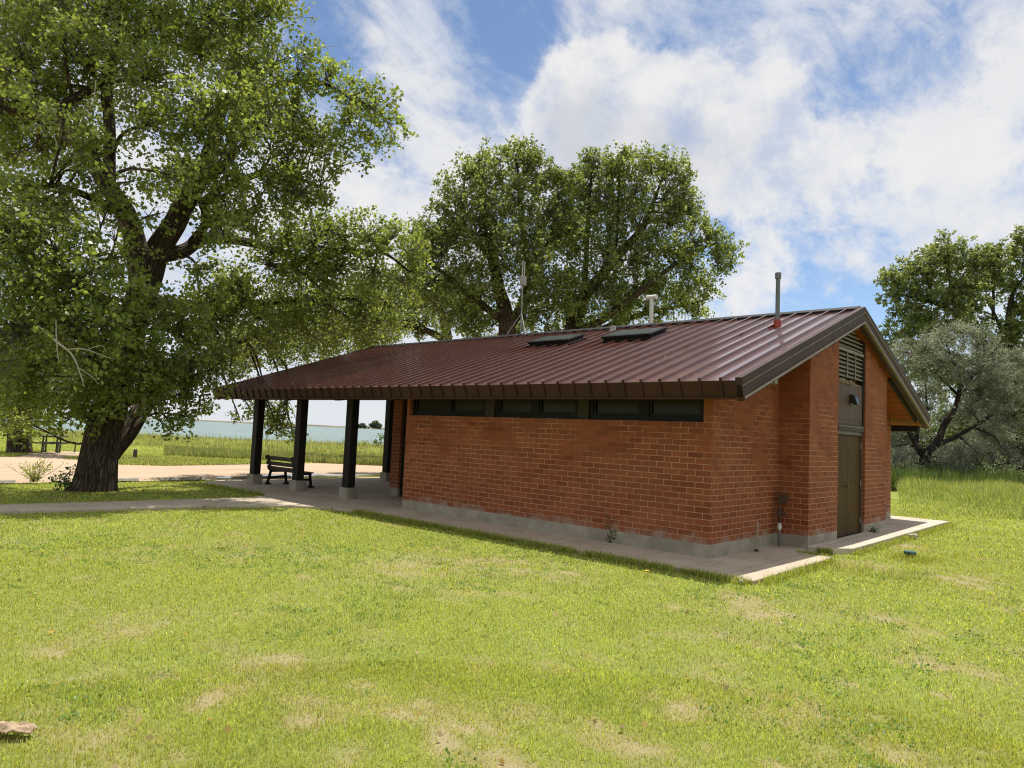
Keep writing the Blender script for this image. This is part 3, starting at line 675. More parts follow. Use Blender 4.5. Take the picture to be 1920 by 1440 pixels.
# near lawn: density falls with distance
n0 = 520000
rr = np.concatenate([np.sqrt(rng.uniform(2.2**2, 6**2, int(n0*.30))), (rng.uniform(6**.45, 32**.45, int(n0*.70)))**(1/.45)])
th = rng.uniform(-.82, .80, len(rr))
n1 = 150000; r1_ = np.concatenate([np.sqrt(rng.uniform(1.5**2, 6**2, int(n1*.45))), (rng.uniform(6**.45, 26**.45, int(n1*.55)))**(1/.45)]); t1_ = rng.uniform(.78, 1.35, len(r1_))*rng.choice([-1, 1], len(r1_))   # to the sides
rr = np.concatenate([rr, r1_]); th = np.concatenate([th, t1_])
s_, l_ = rr*np.cos(th), rr*np.sin(th); x = C[0]+s_*fh[0]+l_*rh[0]; y = C[1]+s_*fh[1]+l_*rh[1]
k = offslab(x, y, .01); x, y, rr = x[k], y[k], rr[k]
dr_ = dryness(x, y); k = rng.random(len(x)) > np.clip(dr_-.35, 0, 1)*.75; x, y, rr, dr_ = x[k], y[k], rr[k], dr_[k]
tuft = fbm(x, y, 2.2, 3)
h = (.018+.042*tuft*rng.random(len(x))+.018*rng.random(len(x)))*(1-.45*np.clip(dr_, 0, 1))
hi = rng.random(len(x)) < .012; h[hi] *= 1.9
wd = (.0042+.0012*rng.random(len(x)))*np.clip(rr/5.5, .8, 6)
cl = grasscol(len(x), dr_); cl *= (.80+.40*fbm(x+50, y, 1.6, 4))[:, None]
yl = sm(fbm(x-20, y+13, .35, 3), .45, .65)[:, None]; cl = cl*(1-yl*.3)+yl*.25*np.array([.48, .48, .09])
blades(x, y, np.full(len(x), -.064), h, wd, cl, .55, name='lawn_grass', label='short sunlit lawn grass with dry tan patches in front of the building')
# longer tufts along the paving edges
ed = []
def edge(p, q, n, off=.05):
    p = np.array(p); q = np.array(q); t = rng.random(n); nr = np.array([(q-p)[1], -(q-p)[0]])/np.linalg.norm(q-p)
    o_ = np.abs(rng.normal(size=n))*off; ed.append(p+(q-p)*t[:, None]+nr*o_[:, None])
edge((-7.8, -1.14), (1.21, -1.16), 9000, .09); edge((1.24, -1.13), (1.24, 2.06), 1500, .08); edge((1.22, 3.0), (1.22, 11.2), 3000, .08); edge((1.13, 2.06), (.55, 2.06), 400, .05)
edge((.72, 2.70), (1.05, 3.1), 900, .07)
edge((-15.2, -1.08), (-11.9, -1.08), 1500, .08)
cap0 = gz(1706, 1041); ed.append(cap0[:2]+rng.normal(size=(900, 2))*np.array([.22, .22])-fh*.16)
ed.append(gz(1600, 1062)[:2]+rng.normal(size=(700, 2))*np.array([.5, .25]))
e_ = np.vstack(ed); kk = fbm(e_[:, 0], e_[:, 1], 3, 3) > .33; e_ = e_[kk]
blades(e_[:, 0], e_[:, 1], np.full(len(e_), -.064), .06+.09*rng.random(len(e_)), .005+.004*rng.random(len(e_)), grasscol(len(e_), np.full(len(e_), .12))*.8, .5, name='edge_grass', label='longer ragged grass growing along the edges of the concrete paving')
# broad leaved weeds in the lawn, and dry fallen leaves
def lawnpts(n, r0_, r1_):
    r_ = np.sqrt(rng.uniform(r0_**2, r1_**2, n)); t_ = rng.uniform(-.8, .8, n); xx = C[0]+r_*np.cos(t_)*fh[0]+r_*np.sin(t_)*rh[0]; yy = C[1]+r_*np.cos(t_)*fh[1]+r_*np.sin(t_)*rh[1]; k2 = offslab(xx, yy, .1); return xx[k2], yy[k2]
wx_, wy_ = lawnpts(2600, 3, 13); k = fbm(wx_, wy_, .9, 3) > .52; wx_, wy_ = wx_[k], wy_[k]
P = np.repeat(np.stack([wx_, wy_, np.full(len(wx_), -.045)], -1), 12, 0); P = P+rng.normal(size=P.shape)*np.array([.045, .045, .006]); P[:, 2] = np.maximum(P[:, 2], -.055)
cw_ = np.array([.16, .26, .06])*(.7+.6*rng.random((len(P), 1)))
tag(np_mesh('lawn_weeds', leaves(P, .016+.014*rng.random(len(P)), spread=.45), 4, M['grass'], col=np.repeat(cw_, 4, 0)), 'small broad leaved weeds scattered in patches through the lawn', 'weeds', None, 'stuff')
wx_, wy_ = lawnpts(230, 3.2, 16); P = np.stack([wx_, wy_, np.full(len(wx_), -.022)], -1)
cw_ = np.array([.42, .32, .17])*(.6+.7*rng.random((len(P), 1)))
tag(np_mesh('fallen_leaves', leaves(P, .03+.025*rng.random(len(P)), spread=.5), 4, M['grass'], col=np.repeat(cw_, 4, 0)), 'small dry leaves scattered over the lawn', 'leaves', None, 'stuff')
# grass beyond the road
def zone(n, pxr, dr, z=-.04):
    d = rng.uniform(dr[0], dr[1], n); p = rng.uniform(pxr[0], pxr[1], n); l = (p-960)/F*d
    return C[0]+d*fh[0]+l*rh[0], C[1]+d*fh[1]+l*rh[1], d
x, y, d = zone(120000, (-250, 800), (24, 72)); k = offslab(x, y) & (x < -16); x, y, d = x[k], y[k], d[k]
xa, ya, da = zone(90000, (-250, 800), (24, 37)); k = offslab(xa, ya) & (xa < -16); x = np.concatenate([x, xa[k]]); y = np.concatenate([y, ya[k]]); d = np.concatenate([d, da[k]])
blades(x, y, np.full(len(x), -.07), .05+.09*rng.random(len(x)), (.010+.010*rng.random(len(x)))*(d[...]/30), grasscol(len(x), np.full(len(x), .30))*.95, .6, name='verge_grass', label='bright short grass on the far side of the dirt road')
x, y, d = zone(40000, (318, 800), (35.5, 42)); k = (fbm(x, y, .5, 3)+.10*sm(d, 36, 38)) > .40; x, y = x[k], y[k]
blades(x, y, np.full(len(x), -.05), (.17+.27*rng.random(len(x)))*(.45+.9*fbm(x, y, .8, 3)), .014+.014*rng.random(len(x)), grasscol(len(x), np.full(len(x), .10), ((.22, .26, .085), (.30, .32, .12), (.15, .20, .06)), (.45, .40, .24)), .34, name='tall_grass', label='band of tall soft green grass seen between the porch posts')
x, y, d = zone(30000, (-200, 800), (46, 78)); k = fbm(x, y, .28, 3) > .46; x, y = x[k], y[k]
blades(x, y, np.full(len(x), -.12), (.15+.24*rng.random(len(x))+.5*(rng.random(len(x))<.07)), .03+.03*rng.random(len(x)), grasscol(len(x), np.full(len(x), .3), ((.26, .29, .10), (.34, .345, .14), (.17, .22, .08)), (.46, .41, .25)), .3, name='reeds', label='ragged reeds and grasses along the near edge of the lake')
# right hand side: meadow and tall grass coloured dark for the shade under the trees
x, y, d = zone(42000, (1690, 2150), (21, 34)); lx = ((x-C[0])*rh[0]+(y-C[1])*rh[1])/d*F+960
edgefn = d-(30-5.0*sm(lx, 1740, 1920)); hgt = .10+.62*sm(edgefn, -2, 2.2)*(.5+.5*rng.random(len(x))); k = rng.random(len(x)) < (.15+.85*sm(edgefn, -5, 0)); 
blades(x[k], y[k], np.full(k.sum(), -.05), hgt[k]*(.5+1.2*fbm(x[k], y[k], .7, 3)), .012+.014*rng.random(k.sum()), grasscol(k.sum(), np.full(k.sum(), .20), ((.26, .34, .085), (.34, .40, .12), (.18, .26, .06)), (.50, .44, .25)), .45, name='meadow_grass', label='pale tall meadow grass bank at the right edge beside the trees')
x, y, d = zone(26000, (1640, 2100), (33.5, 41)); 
blades(x, y, np.full(len(x), -.05), (.4+.8*rng.random(len(x)))*(.45+1.15*fbm(x, y, .6, 3)), .02+.018*rng.random(len(x)), grasscol(len(x), np.full(len(x), .06), ((.07, .12, .03), (.10, .15, .04), (.05, .10, .025)), (.26, .24, .13)), .35, name='tall_grass', label='tall grass coloured dark for the shade under the silver tree')

# ------------------------------------------------------------------ trees
LEAFN = [0]
def tree(name, label, cat, base, limbs, clumps, depth, leaf=.11, dens=330, cols=((.075, .125, .022), (.11, .165, .03), (.05, .09, .02)), bark='bark', leafmat='leaf', droop=.25, shell=.35, group=None, trunk_sides=16, gapiness=.0, sprayn=14, twigs=1., upright=0., aspect=.9, zs=1., dead=None, gain=1.):
    """limbs: polylines of (px, py, depth offset, radius m); clumps: (px, py, radius px, depth offset[, density])"""
    root = thing(name, base, label, cat, group)
    trunk = Geo(); pts = []; 
    for li, lb in enumerate(limbs):
        P = [np.append(at(p[0], p[1], depth+p[2]), p[3]) for p in lb]
        K = 9*len(lb) if li < 2 else 6*len(lb); rs = resample(P, K)
        sd = trunk_sides if rs[0, 3] > .2 else 8
        ax = rs[:, :3].copy(); ax += np.stack([vnoise(ax[:, 2]*1.3+li*9, ax[:, 0], .9)-.5, vnoise(ax[:, 2]*1.3+li*5+40, ax[:, 1], .9)-.5, 0*ax[:, 0]], -1)*np.minimum(rs[:, 3:4]*1.2, .25)*np.linspace(0, 1, K)[:, None]
        Vv, Fc, U = tubes(ax[None], rs[None, :, 3], sd)
        if rs[0, 3] > .2:            # furrowed, fluted stem
            cen = np.repeat(ax, sd, 0); o_ = Vv-cen; rr_ = np.linalg.norm(o_, axis=1, keepdims=True); angv = np.arctan2(o_[:, 1], o_[:, 0])
            fl = 1+.10*np.sin(angv*3+li)+.06*np.sin(angv*7+cen[:, 2]*.8)+.07*(vnoise(angv*3, cen[:, 2]*1.2, 1.)-.5)
            Vv = cen+o_*fl[:, None]
        trunk.add(Vv, Fc, U); pts.append(rs)
    allp = np.vstack(pts); allp = allp[8:] if len(allp) > 30 else allp
    # clumps -> branches -> sprays -> leaves
    LP, LS, LC, tw, twr = [], [], [], [], []
    cc = np.array(cols)*gain
    for ci, c in enumerate(clumps):
        dz = c[3]; dd = depth+dz; ctr = at(c[0], c[1], dd); rad = c[2]/F*dd; dn = dens*(c[4] if len(c) > 4 else 1)
        i = np.argmin(np.linalg.norm(allp[:, :3]-ctr, axis=1)+.35*np.maximum(0, allp[:, 2]-ctr[2])); a = allp[i, :3]; ra = min(allp[i, 3]*.55, .03+.035*rad*1.2)
        mid = (a+ctr)/2+rng.normal(size=3)*.12*np.linalg.norm(ctr-a)+np.array([0, 0, .08*np.linalg.norm(ctr-a)])
        br = resample([np.append(a, ra), np.append(mid, ra*.7), np.append(ctr, ra*.4)], 8); Vv, Fc, U = tubes(br[None, :, :3], br[None, :, 3], 6); trunk.add(Vv, Fc, U)
        nsp = max(6, int(dn*rad*rad/sprayn))
        ntf = max(4, int(7+5*rad)); td = unit(rng.normal(size=(ntf, 3))+np.array([0, 0, .15])); tr0 = rad*(.35+.65*rng.random(ntf)**.6)*(.75+.5*rng.random(ntf))
        tc_ = td*tr0[:, None]*np.array([zs**-.4, zs**-.4, zs*.95]); ti = rng.integers(0, ntf, nsp)
        off = rng.normal(size=(nsp, 3))*(.20*rad+.06)*np.array([1, 1, .75*zs**.5])
        sc_ = ctr+tc_[ti]+off; dirs = unit(td[ti]*.6+unit(off)*.8)
        shade_tuft = .78+.44*rng.random(ntf)
        tdir = unit(dirs*.8+rng.normal(size=(nsp, 3))*.35+np.array([0, 0, upright-droop]))
        tl = (.28+.3*rng.random(nsp))*min(1.6, max(.5, rad))
        nt_ = int(nsp*twigs*.55)
        for q in range(nt_):
            w0 = br[5, :3]+(br[7, :3]-br[5, :3])*rng.random(); e1 = sc_[q]+tdir[q]*tl[q]*.8; m1 = (w0+e1)/2+rng.normal(size=3)*.06*rad
            tw.append([w0, m1, sc_[q], e1]); twr.append([.012+.006*rad, .009, .006, .003])
        tt = rng.random((nsp, sprayn)); sp_ = sc_[:, None, :]+tdir[:, None, :]*(tt*tl[:, None])[..., None]+rng.normal(size=(nsp, sprayn, 3))*(.065+.03*rad)*(1.15-.5*tt)[..., None]
        p = sp_.reshape(-1, 3); nn = len(p); LP.append(p); LS.append(leaf*(.5+.75*rng.random(nn)))
        kx = rng.random((nsp, len(cc)))**1.3; kx /= kx.sum(1, keepdims=True); cb = (kx@cc)*(.85+.3*rng.random((nsp, 1)))*shade_tuft[ti][:, None]
        cl = np.repeat(cb, sprayn, 0)*(.8+.4*rng.random((nn, 1))); LC.append(cl)
    P = np.vstack(LP); Sz = np.concatenate(LS); Cl = np.vstack(LC); LEAFN[0] += len(P)
    V = leaves(P, Sz, aspect=aspect)
    tr_ = trunk.build('trunk', M[bark], root, base)
    np_mesh('crown', V, 4, M[leafmat], root, base, col=np.repeat(Cl, 4, 0))
    if tw and twigs > 0:
        tg = Geo(); tg.add(*tubes(np.array(tw), np.array(twr), 3)); tg.build('twigs', M['twig'], tr_, (0, 0, 0))
    for lb in dead or ():
        dg = Geo(); rs = resample([np.append(at(p[0], p[1], depth+p[2]), p[3]) for p in lb], 5*len(lb)); dg.add(*tubes(rs[None, :, :3], rs[None, :, 3], 5))
        dg.build('dead_branch', M['deadwood'], root, base)
    return root
def twigfix():
    for o in bpy.data.objects:
        if o.name.split('.')[0] == 'twigs' and o.parent and o.parent.parent: o.location = -o.parent.parent.location
# big cottonwood on the left
BT = gz(186, 917)
big_limbs = [
    [(171, 938, 0, .78), (175, 922, 0, .57), (179, 905, 0, .48), (188, 850, 0, .41), (200, 790, 0, .385), (228, 690, 0, .345), (255, 590, 0, .35), (272, 530, 0, .33), (300, 470, .2, .29), (335, 400, .4, .25), (372, 340, .6, .20), (400, 250, .9, .15), (430, 150, 1.2, .11), (450, 60, 1.5, .08), (470, -60, 1.8, .05)],
    [(196, 880, .1, .16), (208, 850, .1, .25), (236, 812, .4, .26), (268, 766, .9, .24), (300, 730, 1.6, .20), (350, 690, 2.4, .16), (420, 650, 3.4, .12), (500, 620, 4.4, .09), (580, 600, 5.2, .06)],
    [(268, 545, 0, .26), (258, 480, -.2, .25), (240, 410, -.4, .23), (205, 350, -.6, .20), (165, 290, -.8, .17), (110, 230, -1, .14), (40, 170, -1.2, .11), (-60, 120, -1.4, .08)],
    [(205, 350, -.6, .15), (205, 240, 0, .14), (200, 150, .3, .14), (230, 90, .5, .12), (300, 30, .7, .10), (350, -30, .9, .08)],
    [(200, 150, .3, .11), (228, 60, .2, .09), (235, -40, .2, .07)],
    [(200, 150, .3, .11), (130, 190, -.5, .1), (70, 220, -1.2, .08), (0, 200, -1.8, .06)],
    [(305, 478, .2, .20), (345, 470, .5, .18), (385, 447, .9, .16), (440, 450, 1.3, .13), (510, 465, 1.8, .11), (570, 485, 2.3, .09), (650, 470, 2.8, .07), (720, 475, 3.2, .05), (770, 510, 3.5, .03)],
    [(372, 340, .6, .13), (430, 300, .8, .12), (440, 240, 1, .11), (470, 190, 1.1, .10), (520, 160, 1.2, .08), (600, 155, 1.3, .06), (670, 190, 1.3, .04)],
    [(360, 455, .6, .12), (385, 420, .5, .11), (390, 370, .6, .1), (470, 330, .9, .08), (540, 330, 1.1, .06), (600, 350, 1.2, .04)],
    [(262, 570, 0, .18), (330, 570, .8, .15), (420, 575, 1.8, .12), (510, 565, 2.7, .1), (600, 560, 3.6, .07), (680, 560, 4.4, .05)],
    [(250, 600, 0, .16), (190, 560, -1.2, .13), (120, 520, -2.3, .1), (50, 480, -3.2, .08), (-30, 440, -3.8, .05)],
    [(238, 660, 0, .15), (180, 640, -1.2, .12), (110, 620, -2.4, .09), (40, 610, -3.2, .06)],
    [(240, 410, -.4, .13), (190, 380, -1, .1), (110, 350, -1.8, .07), (40, 350, -2.4, .05)],
    [(430, 150, 1.2, .08), (440, 80, 1.2, .07), (480, 20, 1.3, .05), (530, -30, 1.3, .04)],
]
big_cl = [(20, 730, 42, -.6), (65, 755, 36, -.4), (115, 745, 36, -.6), (-5, 775, 34, 0), (60, 795, 22, 0), (120, 775, 26, -.4), (25, 790, 22, .4), (265, 745, 28, -.8), (185, 745, 32, -1), (170, 335, 32, -2.6), (205, 385, 26, -2.4), (130, 300, 30, -2.6), (75, 350, 36, -2.4), (60, 185, 38, -2.6), (120, 245, 38, -2.8), (190, 290, 32, -2.4), (20, 130, 40, -2.4), (250, 340, 26, -2), (225, 420, 26, -2), (150, 60, 45, -2), (300, 400, 24, -2.2), (330, 330, 40, -2.6), (240, 480, 26, -2.4), (420, 440, 32, -1.6), (60, 30, 80, 1), (170, 20, 80, 0), (290, 20, 70, 1), (390, 30, 70, 0), (470, 40, 65, .5), (520, 15, 35, .5), (100, -50, 110, .5), (270, -60, 110, .5), (430, -60, 90, .5),
          (505, 110, 55, .5), (560, 140, 42, .8), (610, 150, 40, 1), (655, 180, 42, 1), (700, 205, 36, 1.2), (735, 235, 28, 1.3), (685, 265, 28, 1.2), (655, 235, 35, 1), (690, 300, 14, 1.2), (555, 215, 60, .8), (600, 255, 45, .8), (615, 300, 32, .9),
          (450, 140, 65, 0), (370, 100, 70, .8), (280, 140, 75, -.6), (150, 110, 85, -.4), (50, 120, 85, -.4), (-30, 60, 80, 0), (470, 220, 70, -.8), (380, 210, 70, -1), (290, 230, 65, -1.2), (130, 200, 65, 1), (40, 220, 75, .6), (-30, 220, 70, 0),
          (540, 290, 50, .5), (430, 290, 65, -1), (335, 300, 60, -1.4), (500, 350, 55, .3), (560, 370, 48, .6), (610, 380, 32, .9), (420, 370, 55, -.9), (470, 420, 50, .3), (400, 400, 35, -1.2), (80, 280, 50, 1), (150, 290, 45, 1.2),
          (20, 290, 30, .5), (50, 380, 65, -2), (120, 400, 45, -2.2), (20, 450, 80, -3), (110, 470, 65, -3), (60, 540, 90, -3.4), (150, 540, 75, -3), (30, 620, 80, -3.6), (130, 620, 75, -3.2), (195, 590, 55, -2.4), (215, 500, 40, -1.6), (-40, 500, 90, -3.4), (-50, 620, 80, -3.6),
          (540, 440, 50, 1.6), (590, 450, 50, 2), (640, 440, 45, 2.4), (690, 440, 42, 2.7), (730, 450, 36, 3), (765, 470, 30, 3.3), (780, 505, 26, 3.5), (500, 500, 52, 1.6), (570, 515, 52, 2.2), (640, 510, 52, 2.7), (700, 510, 45, 3.2), (750, 530, 38, 3.6),
          (450, 520, 45, 1.4), (620, 575, 50, 4), (680, 575, 48, 4.6), (730, 570, 38, 5.2), (550, 590, 50, 3.4), (480, 590, 50, 2.6), (645, 622, 42, 8.5), (700, 612, 40, 9), (590, 635, 40, 8), (540, 640, 40, 7.5),
          (400, 600, 52, 1), (330, 620, 52, -.4), (280, 600, 42, -1.4), (430, 650, 46, 5.5), (490, 655, 42, 7), (360, 680, 52, .2), (300, 690, 50, -1), (250, 660, 45, -1.8), (225, 715, 40, -1.6), (395, 690, 40, 1), (450, 680, 34, 7), 
          (335, 740, 40, .2), (362, 740, 28, .6), (350, 780, 22, .4), (315, 785, 22, .2), (290, 740, 32, -1), (330, 810, 12, .3), (160, 680, 55, -1.6), (90, 680, 60, -1.6), (150, 740, 40, -1.4), (80, 740, 38, -1.2), (30, 710, 50, -1.6), (165, 790, 18, -1), (125, 790, 24, -1), (230, 770, 18, -1.4),
          (470, 560, 46, 2.2), (520, 610, 46, 4), (430, 590, 42, 1.6), (565, 560, 46, 3.2), (620, 605, 44, 6), (680, 645, 34, 10), (560, 660, 34, 9), (620, 650, 38, 9.5), (360, 640, 42, .2), (330, 600, 40, -.6), (400, 560, 40, .6), (310, 660, 40, -1), (340, 720, 34, .4), (280, 720, 32, -1), (410, 640, 36, 1.4), (300, 560, 30, -1.4), (730, 620, 30, 9), (380, 520, 34, .2), (660, 560, 40, 4.5),
          (505, 780, 20, 6, 1.3), (535, 780, 26, 6, 1.3), (520, 805, 18, 6, 1.3), (548, 808, 14, 6, 1.3), (470, 770, 14, 6), (385, 765, 12, 5), (450, 785, 14, 5.5)]
GREEN = ((.145, .195, .046), (.195, .245, .060), (.095, .13, .034), (.235, .27, .085))
tree('cottonwood_tree', 'huge old cottonwood with thick furrowed leaning trunk, left of the porch', 'tree', BT, big_limbs, big_cl, 17.9, .098, 2150, GREEN, droop=.35, trunk_sides=28, gain=1.05,
     dead=[[(70, 610, -4, .012), (92, 628, -4, .018), (105, 640, -4, .022), (135, 665, -4, .018), (150, 700, -4, .012), (158, 725, -4, .006)], [(105, 600, -4, .008), (106, 640, -4, .014), (110, 680, -4, .007)], [(128, 655, -4, .014), (160, 655, -4, .011), (195, 668, -4, .007), (215, 673, -4, .004)], [(165, 655, -4, .009), (190, 648, -4, .006), (200, 660, -4, .004)],
           [(148, 690, -4, .01), (170, 705, -4, .007), (185, 720, -4, .004)], [(360, 560, .5, .014), (385, 610, .5, .012), (400, 660, .5, .008), (402, 700, .5, .004)], [(372, 580, .5, .01), (410, 620, .5, .008), (430, 665, .5, .004)], [(378, 595, .5, .009), (372, 640, .5, .007), (380, 680, .5, .003)], [(80, 190, -2, .02), (120, 300, -2, .014), (165, 330, -2, .007)], [(180, 150, -2, .012), (175, 190, -2, .009), (160, 215, -2, .004)],
           [(560, 100, 1, .012), (600, 90, 1, .008), (640, 85, 1, .004)], [(575, 95, 1, .008), (565, 75, 1, .003)]])
tree('cottonwood_tree', 'shaded cottonwood behind the picnic table at the far left edge', 'tree', gz(40, 850), [[(38, 860, 0, .62), (38, 845, 0, .5), (40, 800, 0, .42), (45, 740, 0, .36), (55, 680, 0, .3), (70, 600, 0, .2), (90, 520, 0, .1)], [(45, 740, 0, .2), (0, 690, 0, .15), (-60, 650, 0, .08)], [(50, 700, 0, .2), (120, 660, 0, .13), (190, 650, 0, .07)]],
     [(20, 680, 60, 0), (90, 650, 60, 0), (150, 660, 50, 0), (-40, 640, 60, 0), (60, 600, 60, 0), (40, 740, 40, -.5), (0, 745, 40, 0), (85, 735, 40, 0), (130, 720, 40, 0), (180, 700, 45, 0), (220, 660, 45, 0), (30, 785, 20, -1), (65, 800, 14, -1), (200, 755, 25, 0), (250, 745, 22, 0), (10, 800, 14, -1), (30, 815, 12, -1)], 32.5, .14, 1100, GREEN, droop=.35)
# the trees behind the roof
tree('cottonwood_tree', 'bushy cottonwood directly behind the antenna on the roof ridge', 'tree', at(955, 880, 33) * np.array([1, 1, 0]),
     [[(952, 870, 0, .5), (950, 700, 0, .44), (948, 610, 0, .38), (935, 540, 0, .3), (915, 450, -.4, .2), (905, 370, -.6, .12), (900, 300, -.6, .05)], [(948, 620, 0, .26), (985, 560, .4, .22), (985, 470, .6, .16), (975, 380, .8, .1), (968, 290, .8, .04)], [(940, 600, 0, .2), (890, 560, -.8, .15), (840, 520, -1.2, .1), (790, 480, -1.4, .05)], [(985, 520, .5, .14), (1030, 450, .2, .1), (1045, 380, 0, .05)], [(925, 490, -.3, .12), (870, 420, -.2, .08), (870, 330, 0, .04)]],
     [(900, 305, 15, -.4), (925, 312, 15, 0), (950, 290, 15, .6), (972, 282, 14, .8), (1000, 305, 16, .5), (1028, 325, 15, .2), (1062, 350, 24, .4), (1058, 395, 30, .4), (1062, 440, 34, .2), (1070, 320, 12, .3), (845, 375, 16, -.4), (822, 400, 16, -.8), (965, 300, 24, .8), (985, 330, 34, .6), (935, 335, 34, .2), (905, 320, 26, -.4), (880, 335, 22, 0), (868, 310, 14, 0), (1010, 345, 28, .4), (1045, 350, 20, .2), (1047, 325, 12, 0), (915, 380, 45, -.6), (970, 385, 45, .4), (1020, 400, 40, .2), (860, 385, 35, 0), (840, 420, 36, -.6), (810, 440, 32, -1), (790, 425, 18, -1), (890, 440, 45, -.8), (945, 440, 45, -.6), (1000, 450, 45, 0), (1050, 440, 35, .5),
      (830, 480, 42, -1.2), (790, 490, 32, -1.4), (880, 500, 42, -1), (950, 500, 42, -.8), (1015, 510, 42, -.8), (800, 540, 38, -1.4), (850, 550, 40, -1), (905, 545, 32, -.8), (1000, 560, 38, -.6), (1040, 560, 36, -.4), (985, 600, 30, 0), (900, 595, 28, 0), (865, 590, 26, -.6), (1030, 600, 28, -.3), (775, 520, 24, -1.4), (870, 620, 24, -.4), (920, 612, 26, .6), (975, 625, 24, .8), (1035, 622, 22, .4), (765, 470, 22, -1.2), (790, 575, 28, -1), (830, 600, 24, -.6)], 33, .125, 1750, ((.150, .185, .062), (.20, .235, .078), (.10, .13, .045)), droop=-.05, upright=.6, zs=1.7, gain=1.12)
tree('cottonwood_tree', 'broad spreading cottonwood behind the white roof pipe and skylights', 'tree', at(1095, 880, 34) * np.array([1, 1, 0]),
     [[(1075, 870, 0, .5), (1070, 720, 0, .44), (1068, 630, 0, .36), (1100, 550, 0, .28), (1150, 490, 0, .22), (1200, 430, .2, .16), (1225, 380, .3, .1), (1240, 340, .3, .04)], [(1075, 620, 0, .2), (1130, 600, -.6, .18), (1190, 555, -1, .15), (1260, 500, -1.2, .11), (1330, 460, -1.2, .07), (1375, 465, -1.2, .03)], [(1120, 620, .6, .16), (1200, 590, .9, .13), (1270, 575, 1, .09), (1330, 560, 1, .04)], [(1095, 560, 0, .18), (1100, 470, .3, .13), (1105, 390, .5, .09), (1110, 310, .5, .04)], [(1150, 490, 0, .12), (1160, 400, 0, .08), (1160, 320, 0, .04)]],
     [(1092, 302, 13, .5), (1115, 300, 14, .4), (1150, 302, 14, .2), (1178, 298, 13, .1), (1208, 308, 14, .2), (1238, 312, 14, .3), (1262, 318, 13, .3), (1290, 335, 13, .3), (1312, 415, 14, -.5), (1340, 440, 13, -.8), (1100, 320, 22, .5), (1095, 355, 32, .5), (1140, 325, 28, .3), (1170, 315, 24, 0), (1215, 325, 28, .3), (1250, 330, 26, .3), (1280, 345, 22, .4), (1135, 370, 40, 0), (1190, 365, 40, 0), (1245, 375, 38, .3), (1285, 385, 28, .2), (1298, 400, 16, 0), (1085, 410, 40, .4), (1140, 430, 42, 0), (1200, 430, 42, -.3), (1260, 425, 36, 0), (1075, 470, 40, .2), (1130, 480, 40, -.6), (1190, 490, 40, -.8), (1250, 470, 36, -1), (1300, 450, 30, -1), (1325, 455, 24, -1.2), (1355, 465, 22, -1.2), (1378, 470, 12, -1.2), (1372, 495, 14, -1.2), (1345, 500, 26, -1.2),
      (1300, 500, 34, -1.2), (1075, 530, 38, -.6), (1130, 535, 38, -.8), (1190, 545, 36, -.6), (1250, 530, 36, -.6), (1300, 545, 30, -.4), (1330, 545, 22, -.2), (1090, 585, 34, -.4), (1150, 580, 30, 0), (1060, 600, 30, .2), (1210, 585, 26, .6), (1265, 570, 28, .8), (1310, 585, 22, 1), (1130, 615, 20, .4), (1175, 612, 22, 1), (1235, 605, 22, 1), (1085, 625, 22, .6), (1290, 590, 22, 1.2), (1160, 560, 30, .8), (1220, 560, 30, .8)], 34, .125, 1750, ((.145, .18, .062), (.19, .225, .076), (.095, .125, .044)), droop=-.05, upright=.6, zs=1.7, gain=1.12)
tree('cottonwood_tree', 'smaller loose tree with a low leaning limb behind the left end of the roof', 'tree', at(838, 850, 42) * np.array([1, 1, 0]),
     [[(845, 845, 0, .42), (842, 720, 0, .36), (838, 640, 0, .3), (830, 600, 0, .24), (815, 560, 0, .16), (800, 520, 0, .08)], [(838, 640, 0, .22), (805, 622, 0, .19), (770, 612, 0, .15), (735, 610, -.5, .1), (700, 625, -.8, .06)], [(832, 610, 0, .15), (860, 570, 0, .1), (880, 540, 0, .05)]],
     [(740, 585, 32, 0), (710, 560, 32, 0), (770, 570, 34, 0), (690, 600, 26, -.6), (720, 625, 18, -.6), (800, 560, 34, 0), (800, 600, 22, .4), (850, 570, 32, 0), (870, 600, 26, 0), (760, 620, 14, 0), (780, 630, 12, 0), (690, 640, 18, -.8), (680, 560, 26, 0), (890, 560, 26, .4), (835, 540, 30, 0), (750, 545, 26, 0)], 42, .15, 1300, ((.165, .20, .060), (.22, .25, .078), (.11, .14, .044)), droop=.1)
# bare twigs beyond the roof
def bare(name, label, cat, base, specs, depth, mat='twig', group=None):
    g = Geo()
    for (px, py, h, n) in specs:
        for k in range(n):
            a = at(px+random.uniform(-3, 3), py, depth); b = at(px+random.uniform(-8, 8), py-h*random.uniform(.5, 1), depth+random.uniform(-.4, .4)); m = (a+b)/2+rng.normal(size=3)*.06
            rs = resample([np.append(a, .016), np.append(m, .011), np.append(b, .005)], 8); g.add(*tubes(rs[None, :, :3], rs[None, :, 3], 4))
    o = g.build(name, M[mat], None, base); return tag(o, label, cat, group)
bare('bare_shrub', 'bare leafless twigs poking above the ridge left of the steel pipe', 'shrub', tuple(at(1400, 880, 44)*np.array([1, 1, 0])), [(px, 860, 286, 1) for px in range(1345, 1480, 9)], 44)
